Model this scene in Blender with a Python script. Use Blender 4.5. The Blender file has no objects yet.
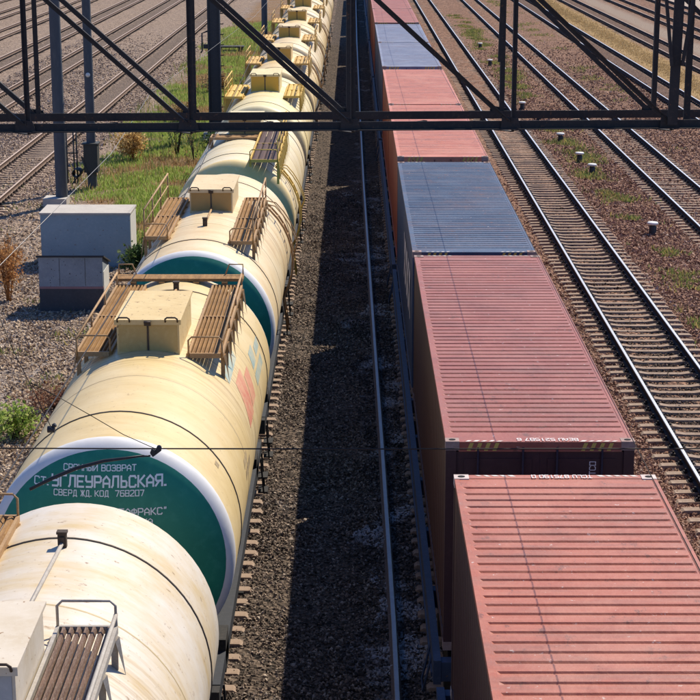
import bpy, math, random
import numpy as np
from mathutils import Vector, Matrix

random.seed(7)
RNG = np.random.default_rng(11)
R = math.radians
S = bpy.context.scene
COL = S.collection

# ------------------------------------------------------------------ camera
cam_d = bpy.data.cameras.new('camera')
cam_d.sensor_width = 36.0
cam_d.lens = 36.0 * 1778 / 700
cam_d.clip_start = 0.1
cam_d.clip_end = 6000
cam = bpy.data.objects.new('camera', cam_d)
COL.objects.link(cam)
cam.location = (0, 0, 11.0)
cam.rotation_euler = (R(90 - 14.36), 0, 0.0017)
S.camera = cam

# ------------------------------------------------------------------ light
SUN_DIR = Vector((-2.25, -3.1, -4.45)).normalized()
SUN_EL = math.asin(-SUN_DIR.z)
SUN_AZ = math.atan2(2.25, 3.1)
W = bpy.data.worlds.new('World')
S.world = W
W.use_nodes = True
wn = W.node_tree.nodes
sky = wn.new('ShaderNodeTexSky')
sky.sky_type = 'NISHITA'
sky.sun_disc = False
sky.sun_elevation = SUN_EL
sky.sun_rotation = SUN_AZ
sky.dust_density = 0.3
sky.ozone_density = 4.0
bg = wn['Background']
tint = wn.new('ShaderNodeMix')          # film stock renders skylight cool
tint.data_type = 'RGBA'
tint.blend_type = 'MULTIPLY'
tint.inputs[0].default_value = 1.0
tint.inputs[7].default_value = (0.66, 0.88, 1.24, 1)
W.node_tree.links.new(sky.outputs[0], tint.inputs[6])
W.node_tree.links.new(tint.outputs[2], bg.inputs[0])
bg.inputs[1].default_value = 0.095
sd = bpy.data.lights.new('sun', 'SUN')
sd.energy = 5.0
sd.angle = R(0.5)
sd.color = (1.0, 0.91, 0.75)
sun = bpy.data.objects.new('sun', sd)
COL.objects.link(sun)
sun.rotation_euler = SUN_DIR.to_track_quat('-Z', 'Y').to_euler()
sun.location = (30, 40, 60)
S.view_settings.view_transform = 'Standard'
S.view_settings.look = 'None'
S.view_settings.gamma = 1.0
S.view_settings.exposure = 0.25
S.render.engine = 'CYCLES'
S.cycles.use_denoising = True
S.cycles.max_bounces = 4
S.cycles.diffuse_bounces = 2


# ------------------------------------------------------------------ materials
def new_mat(name):
    m = bpy.data.materials.new(name)
    m.use_nodes = True
    nt = m.node_tree
    return m, nt, nt.nodes['Principled BSDF']


def node(nt, t, **kw):
    n = nt.nodes.new(t)
    for k, v in kw.items():
        setattr(n, k, v)
    return n


def lk(nt, a, b):
    nt.links.new(a, b)


def c4(c):
    return (c[0], c[1], c[2], 1.0)


def noise(nt, vec, scale, detail=4.0, rough=0.55):
    n = node(nt, 'ShaderNodeTexNoise')
    n.inputs['Scale'].default_value = scale
    n.inputs['Detail'].default_value = detail
    n.inputs['Roughness'].default_value = rough
    if vec is not None:
        lk(nt, vec, n.inputs['Vector'])
    return n.outputs['Fac']


def ramp(nt, fac, stops):
    r = node(nt, 'ShaderNodeValToRGB')
    e = r.color_ramp.elements
    while len(e) < len(stops):
        e.new(0.5)
    for i, (p, c) in enumerate(stops):
        e[i].position = p
        e[i].color = c4(c) if not isinstance(c, (int, float)) else (c, c, c, 1)
    lk(nt, fac, r.inputs[0])
    return r.outputs[0]


def mix(nt, fac, a, b, mode='MIX'):
    n = node(nt, 'ShaderNodeMix', data_type='RGBA', blend_type=mode)
    for sock, v in ((n.inputs[0], fac), (n.inputs[6], a), (n.inputs[7], b)):
        if hasattr(v, 'is_linked') or isinstance(v, bpy.types.NodeSocket):
            lk(nt, v, sock)
        elif isinstance(v, (int, float)):
            sock.default_value = v
        else:
            sock.default_value = c4(v)
    return n.outputs[2]


def mapping(nt, vec, scale=(1, 1, 1), loc=(0, 0, 0)):
    n = node(nt, 'ShaderNodeMapping')
    n.inputs['Scale'].default_value = scale
    n.inputs['Location'].default_value = loc
    lk(nt, vec, n.inputs['Vector'])
    return n.outputs[0]


def bump(nt, bs, height, strength=0.3, dist=0.02):
    b = node(nt, 'ShaderNodeBump')
    b.inputs['Strength'].default_value = strength
    b.inputs['Distance'].default_value = dist
    lk(nt, height, b.inputs['Height'])
    lk(nt, b.outputs[0], bs.inputs['Normal'])


def objco(nt):
    return node(nt, 'ShaderNodeTexCoord').outputs['Object']


def worn(name, base, dark, light=None, rough=0.6, metal=0.0, scale=3.0, spec=0.4, bmp=0.1,
         amount=0.5, stretch=(1, 1, 1), spots=None):
    """plain paint / concrete / wood with wear"""
    m, nt, bs = new_mat(name)
    v = mapping(nt, objco(nt), stretch)
    n1 = noise(nt, v, scale, 6, 0.65)
    col = mix(nt, ramp(nt, n1, [(0.35, 0.0), (0.75, amount)]), base, dark)
    n2 = noise(nt, v, scale * 7.3, 4, 0.6)
    if light is not None:
        col = mix(nt, ramp(nt, n2, [(0.5, 0.0), (0.8, 0.6)]), col, light)
    if spots is not None:
        n3 = noise(nt, v, scale * 9.0, 2, 0.4)
        col = mix(nt, ramp(nt, n3, [(0.68, 0.0), (0.73, 1.0)]), col, spots)
    lk(nt, col, bs.inputs['Base Color'])
    bs.inputs['Roughness'].default_value = rough
    bs.inputs['Metallic'].default_value = metal
    bs.inputs['Specular IOR Level'].default_value = spec
    if bmp:
        bump(nt, bs, n2, bmp, 0.01)
    return m


def tank_paint(name, base, stain, pale, rust=(0.16, 0.08, 0.04), amount=0.6, rust_amt=0.6, seed=0.0):
    m, nt, bs = new_mat(name)
    co = objco(nt)
    # streaks run round the barrel: stretched noise along the circumference
    v1 = mapping(nt, co, (0.35, 1.6, 0.6), (seed, seed * 1.7, 0))
    n1 = noise(nt, v1, 2.2, 7, 0.68)
    col = mix(nt, ramp(nt, n1, [(0.42, 0.0), (0.68, amount)]), base, stain)
    n2 = noise(nt, mapping(nt, co, (1, 1, 1), (seed * 3, 0, seed)), 0.9, 5, 0.6)
    col = mix(nt, ramp(nt, n2, [(0.45, 0.0), (0.7, 0.75)]), col, pale)
    v3 = mapping(nt, co, (0.5, 3.0, 0.5), (seed, 4, 2))
    n4 = noise(nt, v3, 6.0, 6, 0.7)
    col = mix(nt, ramp(nt, n4, [(0.55, 0.0), (0.8, 0.35)]), col, stain)
    n3 = noise(nt, mapping(nt, co, (1, 1.4, 1), (seed, seed, 9)), 5.5, 5, 0.75)
    col = mix(nt, ramp(nt, n3, [(0.63, 0.0), (0.70, rust_amt)]), col, rust)
    # spills run down both flanks from the hatch in the middle
    sep = node(nt, 'ShaderNodeSeparateXYZ')
    lk(nt, co, sep.inputs[0])
    ab = node(nt, 'ShaderNodeMath', operation='ABSOLUTE')
    lk(nt, sep.outputs[1], ab.inputs[0])
    near = node(nt, 'ShaderNodeMapRange')
    lk(nt, ab.outputs[0], near.inputs[0])
    near.inputs[1].default_value = 2.6
    near.inputs[2].default_value = 0.4
    dn = noise(nt, mapping(nt, co, (0.12, 4.0, 0.12), (seed, 3, 1)), 3.0, 5, 0.7)
    mm = node(nt, 'ShaderNodeMath', operation='MULTIPLY')
    lk(nt, near.outputs[0], mm.inputs[0])
    lk(nt, ramp(nt, dn, [(0.48, 0.0), (0.66, 0.75)]), mm.inputs[1])
    col = mix(nt, mm.outputs[0], col, (stain[0] * 0.62, stain[1] * 0.55, stain[2] * 0.5))
    sc_ = noise(nt, mapping(nt, co, (1, 1, 1), (seed, 8, seed)), 14.0, 4, 0.7)
    col = mix(nt, ramp(nt, sc_, [(0.64, 0.0), (0.69, 0.55)]), col, (0.30, 0.19, 0.10))
    lk(nt, col, bs.inputs['Base Color'])
    bs.inputs['Roughness'].default_value = 0.5
    bs.inputs['Specular IOR Level'].default_value = 0.35
    n6 = noise(nt, co, 1.7, 3, 0.5)
    bump(nt, bs, n6, 0.35, 0.05)
    return m


def island_mat(name, stops, rough=0.9, spec=0.2, noise_mix=None, trans=0.0):
    m, nt, bs = new_mat(name)
    g = node(nt, 'ShaderNodeNewGeometry')
    col = ramp(nt, g.outputs['Random Per Island'], stops)
    if noise_mix is not None:
        sc, c, lo, hi, am = noise_mix
        n = noise(nt, g.outputs['Position'], sc, 4, 0.6)
        col = mix(nt, ramp(nt, n, [(lo, 0.0), (hi, am)]), col, c)
    lk(nt, col, bs.inputs['Base Color'])
    bs.inputs['Roughness'].default_value = rough
    bs.inputs['Specular IOR Level'].default_value = spec
    if trans:
        tr = node(nt, 'ShaderNodeBsdfTranslucent')
        lk(nt, col, tr.inputs[0])
        mx = node(nt, 'ShaderNodeMixShader')
        mx.inputs[0].default_value = trans
        lk(nt, bs.outputs[0], mx.inputs[1])
        lk(nt, tr.outputs[0], mx.inputs[2])
        lk(nt, mx.outputs[0], nt.nodes['Material Output'].inputs[0])
    return m


M = {}
M['rail_side'] = worn('rail_side', (0.16, 0.10, 0.07), (0.09, 0.055, 0.04), (0.24, 0.17, 0.12), 0.8, 0.0, 4)
m, nt, bs = new_mat('rail_head')
bs.inputs['Base Color'].default_value = (0.60, 0.59, 0.58, 1)
bs.inputs['Metallic'].default_value = 0.75
bs.inputs['Roughness'].default_value = 0.42
M['rail_head'] = m
M['rail_side_shaded'] = worn('rail_side_shaded', (0.045, 0.032, 0.026), (0.028, 0.021, 0.018), (0.08, 0.055, 0.042), 0.8, 0.0, 4)  # darker copy of the rail sides, shade of the sunless side painted in
M['rail_head_rusty'] = worn('rail_head_rusty', (0.50, 0.38, 0.30), (0.32, 0.20, 0.14), (0.6, 0.5, 0.42), 0.6, 0.2, 5)
M['rail_loose'] = worn('rail_loose', (0.36, 0.36, 0.37), (0.22, 0.20, 0.20), (0.45, 0.45, 0.45), 0.5, 0.5, 2)
M['sleeper'] = worn('sleeper_concrete', (0.37, 0.27, 0.20), (0.13, 0.085, 0.062), (0.52, 0.42, 0.34), 0.9, 0, 2.5, 0.2, 0.4, 0.75)
M['sleeper_plate'] = worn('sleeper_plate', (0.03, 0.022, 0.02), (0.02, 0.016, 0.014), (0.05, 0.035, 0.03), 0.8, 0.3, 6)
M['gantry'] = worn('gantry_steel', (0.034, 0.032, 0.032), (0.02, 0.019, 0.019), (0.08, 0.062, 0.05), 0.68, 0.15, 4, spots=(0.10, 0.055, 0.035))
M['wire'] = worn('wire_copper', (0.035, 0.028, 0.025), (0.02, 0.015, 0.015), None, 0.6, 0.4, 3, bmp=0)
M['wire_pale'] = worn('wire_pale', (0.30, 0.28, 0.26), (0.2, 0.18, 0.17), None, 0.5, 0.4, 3, bmp=0)
M['insulator'] = worn('insulator_rubber', (0.03, 0.03, 0.035), (0.02, 0.02, 0.02), (0.07, 0.06, 0.06), 0.55, 0, 5)
M['pole'] = worn('pole_concrete', (0.10, 0.11, 0.125), (0.06, 0.066, 0.075), (0.15, 0.155, 0.16), 0.9, 0, 1.5, 0.2, 0.2, stretch=(1, 1, 0.25))
M['pole_steel'] = worn('pole_steel', (0.05, 0.055, 0.065), (0.03, 0.03, 0.035), (0.09, 0.085, 0.08), 0.7, 0.2, 2)
M['concrete'] = worn('plain_concrete', (0.52, 0.48, 0.43), (0.32, 0.29, 0.26), (0.62, 0.58, 0.53), 0.9, 0, 2, 0.2, 0.3)
M['box_paint'] = worn('box_paint', (0.30, 0.40, 0.46), (0.23, 0.31, 0.36), (0.38, 0.46, 0.50), 0.8, 0, 1.5, 0.25, 0.2, spots=(0.24, 0.22, 0.20))
M['box_low'] = worn('box_low_paint', (0.30, 0.34, 0.39), (0.18, 0.2, 0.22), (0.38, 0.41, 0.45), 0.85, 0, 2.2, 0.25, 0.2, spots=(0.05, 0.045, 0.04))
M['box_base'] = worn('box_base_paint', (0.075, 0.075, 0.085), (0.05, 0.045, 0.05), (0.11, 0.10, 0.11), 0.85, 0, 2.2)
M['box_stripe'] = worn('box_stripe', (0.34, 0.20, 0.21), (0.25, 0.13, 0.13), None, 0.85, 0, 4)
M['box_lid'] = worn('box_lid', (0.06, 0.055, 0.055), (0.03, 0.03, 0.03), None, 0.8, 0.1, 3)
M['white'] = worn('white_paint', (0.78, 0.77, 0.74), (0.55, 0.52, 0.48), None, 0.6, 0, 3)
M['lettering'] = worn('lettering_white', (0.80, 0.84, 0.82), (0.62, 0.70, 0.68), None, 0.7, 0, 6, bmp=0)
M['letter_roof'] = worn('letter_roof_white', (0.80, 0.76, 0.74), (0.62, 0.50, 0.47), None, 0.7, 0, 6, bmp=0)
M['hazard'] = worn('hazard_yellow', (0.62, 0.44, 0.10), (0.45, 0.3, 0.08), None, 0.6, 0, 6, bmp=0)
M['hazard_white'] = worn('hazard_white', (0.76, 0.70, 0.64), (0.55, 0.42, 0.36), None, 0.6, 0, 9, bmp=0)
M['underframe'] = worn('underframe_black', (0.03, 0.028, 0.027), (0.018, 0.017, 0.016), (0.08, 0.065, 0.055), 0.8, 0.1, 3)
M['sill'] = worn('sill_grey', (0.035, 0.039, 0.048), (0.022, 0.023, 0.026), (0.065, 0.065, 0.07), 0.7, 0.1, 2)
M['bogie'] = worn('bogie_steel', (0.04, 0.034, 0.03), (0.022, 0.02, 0.018), (0.09, 0.07, 0.055), 0.8, 0.2, 4)
M['wheel'] = worn('wheel_steel', (0.07, 0.05, 0.04), (0.04, 0.03, 0.025), (0.2, 0.18, 0.17), 0.6, 0.4, 4)
M['wagon_blue'] = worn('wagon_blue', (0.03, 0.052, 0.10), (0.02, 0.03, 0.055), (0.07, 0.10, 0.16), 0.65, 0, 2, spots=(0.10, 0.07, 0.06))
M['plank'] = worn('walkway_wood', (0.36, 0.20, 0.08), (0.13, 0.065, 0.03), (0.58, 0.40, 0.20), 0.85, 0, 3, 0.2, 0.4, 0.8, (5, 0.7, 5))
M['plank_dark'] = worn('walkway_dark', (0.10, 0.055, 0.045), (0.05, 0.03, 0.03), (0.22, 0.13, 0.10), 0.8, 0.1, 3, 0.3, 0.4, 0.8, (5, 0.7, 5))
M['plank_rusty'] = worn('walkway_rusty', (0.20, 0.12, 0.085), (0.07, 0.04, 0.03), (0.50, 0.42, 0.34), 0.8, 0.1, 3, 0.3, 0.5, 0.9, (6, 0.8, 6))
M['railing'] = worn('railing_ochre', (0.42, 0.25, 0.11), (0.20, 0.10, 0.05), (0.62, 0.48, 0.28), 0.7, 0, 5)
M['railing_grey'] = worn('railing_grey', (0.42, 0.38, 0.33), (0.20, 0.15, 0.11), (0.6, 0.56, 0.5), 0.6, 0.1, 6)
M['railing_yellow'] = worn('railing_yellow', (0.70, 0.46, 0.10), (0.38, 0.23, 0.07), None, 0.7, 0, 5)
M['strap'] = worn('strap_steel', (0.14, 0.11, 0.08), (0.06, 0.045, 0.035), (0.3, 0.24, 0.16), 0.7, 0.2, 5)
M['hatch_grey'] = worn('hatch_grey', (0.42, 0.42, 0.42), (0.28, 0.27, 0.26), (0.55, 0.54, 0.52), 0.6, 0, 2)
M['hatch_iron'] = worn('hatch_iron', (0.08, 0.055, 0.04), (0.04, 0.03, 0.02), (0.15, 0.11, 0.08), 0.7, 0.3, 5)
M['green_head'] = worn('green_head', (0.02, 0.22, 0.15), (0.014, 0.15, 0.105), (0.05, 0.28, 0.20), 0.55, 0, 1.2, 0.35, 0.08, 0.7)
M['ring_white'] = worn('ring_white', (0.78, 0.76, 0.74), (0.62, 0.58, 0.52), (0.84, 0.82, 0.80), 0.55, 0, 1.2, 0.35, 0.08, 0.5)
M['yellow_head'] = worn('yellow_head', (0.80, 0.58, 0.14), (0.64, 0.44, 0.10), (0.84, 0.66, 0.26), 0.55, 0, 1.2, 0.35, 0.08)
M['weld'] = worn('weld_seam', (0.52, 0.40, 0.22), (0.40, 0.28, 0.14), (0.62, 0.5, 0.3), 0.6, 0, 4, bmp=0)
M['straw_bounce_head'] = worn('straw_bounce_head', (0.86, 0.66, 0.32), (0.72, 0.52, 0.2), (0.86, 0.72, 0.45), 0.55, 0, 1.2, 0.35, 0.08)  # warm light bounced off the tank tops is put into this tone
M['casting'] = worn('casting_worn', (0.36, 0.24, 0.21), (0.12, 0.07, 0.06), (0.5, 0.42, 0.38), 0.7, 0.1, 7)
M['casting_pale'] = worn('casting_pale', (0.62, 0.52, 0.48), (0.3, 0.22, 0.2), None, 0.7, 0.1, 7)
M['dark_hole'] = worn('dark_hole', (0.012, 0.01, 0.01), (0.01, 0.01, 0.01), None, 0.9, 0, 3, bmp=0)
M['post_dark'] = worn('post_dark', (0.045, 0.05, 0.05), (0.03, 0.03, 0.03), (0.1, 0.1, 0.1), 0.7, 0, 5)


def container_paint(name, roof, dark, light, rough=0.5, seed=0.0):
    m, nt, bs = new_mat(name)
    co = objco(nt)
    n1 = noise(nt, mapping(nt, co, (1, 1, 1), (seed, seed, 0)), 1.1, 6, 0.65)
    col = mix(nt, ramp(nt, n1, [(0.35, 0.0), (0.72, 0.55)]), roof, dark)
    n2 = noise(nt, mapping(nt, co, (0.6, 5.0, 1), (0, seed, 3)), 3.0, 5, 0.65)
    col = mix(nt, ramp(nt, n2, [(0.45, 0.0), (0.78, 0.5)]), col, light)
    n3 = noise(nt, mapping(nt, co, (1, 1, 1), (seed * 2, 1, 0)), 9.0, 4, 0.7)
    col = mix(nt, ramp(nt, n3, [(0.655, 0.0), (0.69, 0.8)]), col, (0.62, 0.50, 0.45))
    n4 = noise(nt, mapping(nt, co, (1, 0.6, 1), (seed * 5, 7, 0)), 5.0, 6, 0.8)
    col = mix(nt, ramp(nt, n4, [(0.585, 0.0), (0.66, 0.8)]), col, (0.16, 0.06, 0.04))
    n5 = noise(nt, mapping(nt, co, (0.35, 2.2, 1), (seed * 7, 2, 0)), 1.6, 6, 0.75)
    col = mix(nt, ramp(nt, n5, [(0.46, 0.0), (0.68, 0.5)]), col, (0.20, 0.11, 0.085))
    # dried puddles: dark tide rings round paler, dusty middles
    n7 = noise(nt, mapping(nt, co, (1, 0.8, 1), (seed * 3, seed, 5)), 0.75, 4, 0.55)
    col = mix(nt, ramp(nt, n7, [(0.50, 0.0), (0.60, 0.35)]), col, light)
    col = mix(nt, ramp(nt, n7, [(0.48, 0.0), (0.50, 0.13), (0.53, 0.0)]), col, (dark[0] * 0.6, dark[1] * 0.6, dark[2] * 0.6))
    lk(nt, col, bs.inputs['Base Color'])
    bs.inputs['Roughness'].default_value = rough
    bs.inputs['Specular IOR Level'].default_value = 0.45
    bump(nt, bs, n1, 0.5, 0.05)
    return m


M['c_pink'] = container_paint('container_faded_pink', (0.43, 0.125, 0.072), (0.31, 0.078, 0.043), (0.51, 0.20, 0.13), 0.5, 0)
M['c_rose'] = container_paint('container_faded_rose', (0.34, 0.095, 0.062), (0.24, 0.062, 0.04), (0.41, 0.145, 0.105), 0.5, 3)
M['c_orange'] = container_paint('container_orange_red', (0.60, 0.19, 0.105), (0.49, 0.13, 0.07), (0.66, 0.29, 0.185), 0.5, 6)
M['c_blue'] = container_paint('container_faded_blue', (0.034, 0.062, 0.118), (0.022, 0.04, 0.082), (0.085, 0.118, 0.18), 0.5, 9)
M['c_lilac'] = container_paint('container_lilac_blue', (0.20, 0.22, 0.30), (0.12, 0.14, 0.22), (0.32, 0.33, 0.40), 0.5, 12)
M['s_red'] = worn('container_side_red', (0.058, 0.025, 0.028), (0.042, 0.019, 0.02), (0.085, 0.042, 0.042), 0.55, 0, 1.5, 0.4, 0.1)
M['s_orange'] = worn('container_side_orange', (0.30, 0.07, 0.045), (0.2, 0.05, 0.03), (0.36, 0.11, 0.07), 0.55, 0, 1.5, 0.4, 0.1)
M['s_blue'] = worn('container_side_blue', (0.03, 0.06, 0.13), (0.02, 0.035, 0.08), (0.07, 0.10, 0.17), 0.55, 0, 1.5, 0.4, 0.1)


# ------------------------------------------------------------------ mesh helpers
class MB:
    def __init__(s):
        s.v, s.f, s.m, s.sm = [], [], [], []

    def add(s, verts, faces, m=0, smooth=False):
        o = len(s.v)
        s.v.extend(tuple(p) for p in verts)
        for f in faces:
            s.f.append(tuple(i + o for i in f))
            s.m.append(m)
            s.sm.append(smooth)

    def box(s, x0, x1, y0, y1, z0, z1, m=0):
        v = [(x0, y0, z0), (x1, y0, z0), (x1, y1, z0), (x0, y1, z0),
             (x0, y0, z1), (x1, y0, z1), (x1, y1, z1), (x0, y1, z1)]
        s.add(v, [(0, 3, 2, 1), (4, 5, 6, 7), (0, 1, 5, 4), (1, 2, 6, 5), (2, 3, 7, 6), (3, 0, 4, 7)], m)
        return s

    def bar(s, p, q, w, h=None, m=0, up=(0, 0, 1)):
        h = w if h is None else h
        p, q = Vector(p), Vector(q)
        d = (q - p).normalized()
        u = Vector(up)
        if abs(d.dot(u)) > 0.98:
            u = Vector((0, 1, 0))
        a = d.cross(u).normalized()
        b = a.cross(d).normalized()
        v = []
        for c in (p, q):
            for sa, sb in ((-1, -1), (1, -1), (1, 1), (-1, 1)):
                v.append(c + a * (sa * w / 2) + b * (sb * h / 2))
        s.add(v, [(0, 1, 2, 3), (7, 6, 5, 4), (0, 4, 5, 1), (1, 5, 6, 2), (2, 6, 7, 3), (3, 7, 4, 0)], m)
        return s

    def tube(s, pts, r, n=6, m=0, cap=True, smooth=True):
        pts = [Vector(p) for p in pts]
        rr = r if isinstance(r, (list, tuple)) else [r] * len(pts)
        base = len(s.v)
        prev = None
        for i, p in enumerate(pts):
            d = (pts[min(i + 1, len(pts) - 1)] - pts[max(i - 1, 0)]).normalized()
            u = prev if prev is not None else (Vector((0, 0, 1)) if abs(d.z) < 0.9 else Vector((1, 0, 0)))
            a = (u - d * u.dot(d)).normalized()
            prev = a
            b = d.cross(a)
            for k in range(n):
                t = 2 * math.pi * k / n
                s.v.append(tuple(p + (a * math.cos(t) + b * math.sin(t)) * rr[i]))
        for i in range(len(pts) - 1):
            for k in range(n):
                k2 = (k + 1) % n
                s.f.append((base + i * n + k, base + i * n + k2, base + (i + 1) * n + k2, base + (i + 1) * n + k))
                s.m.append(m)
                s.sm.append(smooth)
        if cap:
            s.f.append(tuple(base + k for k in reversed(range(n))))
            s.f.append(tuple(base + (len(pts) - 1) * n + k for k in range(n)))
            s.m += [m, m]
            s.sm += [False, False]
        return s

    def lathe(s, prof, axis_o, n=16, axis='z', m=0, smooth=True):
        """prof: list of (radius, along)"""
        base = len(s.v)
        ox, oy, oz = axis_o
        for r_, a_ in prof:
            for k in range(n):
                t = 2 * math.pi * k / n
                c, d = r_ * math.cos(t), r_ * math.sin(t)
                if axis == 'z':
                    s.v.append((ox + c, oy + d, oz + a_))
                elif axis == 'y':
                    s.v.append((ox + c, oy + a_, oz + d))
                else:
                    s.v.append((ox + a_, oy + c, oz + d))
        for i in range(len(prof) - 1):
            for k in range(n):
                k2 = (k + 1) % n
                f = (base + i * n + k, base + i * n + k2, base + (i + 1) * n + k2, base + (i + 1) * n + k)
                if axis == 'y':
                    f = f[::-1]
                s.f.append(f)
                s.m.append(m)
                s.sm.append(smooth)
        return s

    def mesh(s, name, mats):
        me = bpy.data.meshes.new(name)
        me.from_pydata(s.v, [], s.f)
        for mm in mats if isinstance(mats, (list, tuple)) else [mats]:
            me.materials.append(mm)
        me.polygons.foreach_set('material_index', s.m)
        me.polygons.foreach_set('use_smooth', s.sm)
        me.update()
        return me

    def build(s, name, mats, parent=None, loc=None, label=None):
        return put(name, s.mesh(name, mats), parent, loc, label)


def put(name, me, parent=None, loc=None, label=None):
    o = bpy.data.objects.new(name, me)
    COL.objects.link(o)
    if parent is not None:
        o.parent = parent
    if loc is not None:
        o.location = loc
    if label:
        o['label'] = label
    return o


def tag(o, label=None, cat=None, group=None, kind=None):
    if label:
        o['label'] = label
    if cat:
        o['category'] = cat
    if group:
        o['group'] = group
    if kind:
        o['kind'] = kind
    return o


def thing(name, label, cat, loc=(0, 0, 0), rz=0.0, group=None):
    o = bpy.data.objects.new(name, None)
    o.empty_display_size = 0.2
    COL.objects.link(o)
    o.location = loc
    o.rotation_euler = (0, 0, rz)
    return tag(o, label, cat, group)


def np_mesh(name, verts, faces, mat, smooth=False):
    """verts (N,3), faces (F,k) numpy"""
    me = bpy.data.meshes.new(name)
    nf, k = faces.shape
    me.vertices.add(len(verts))
    me.vertices.foreach_set('co', verts.astype(np.float32).ravel())
    me.loops.add(nf * k)
    me.loops.foreach_set('vertex_index', faces.astype(np.int32).ravel())
    me.polygons.add(nf)
    me.polygons.foreach_set('loop_start', np.arange(0, nf * k, k, dtype=np.int32))
    me.polygons.foreach_set('use_smooth', np.full(nf, smooth))
    me.materials.append(mat)
    me.update(calc_edges=True)
    me.validate()
    return me


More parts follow.
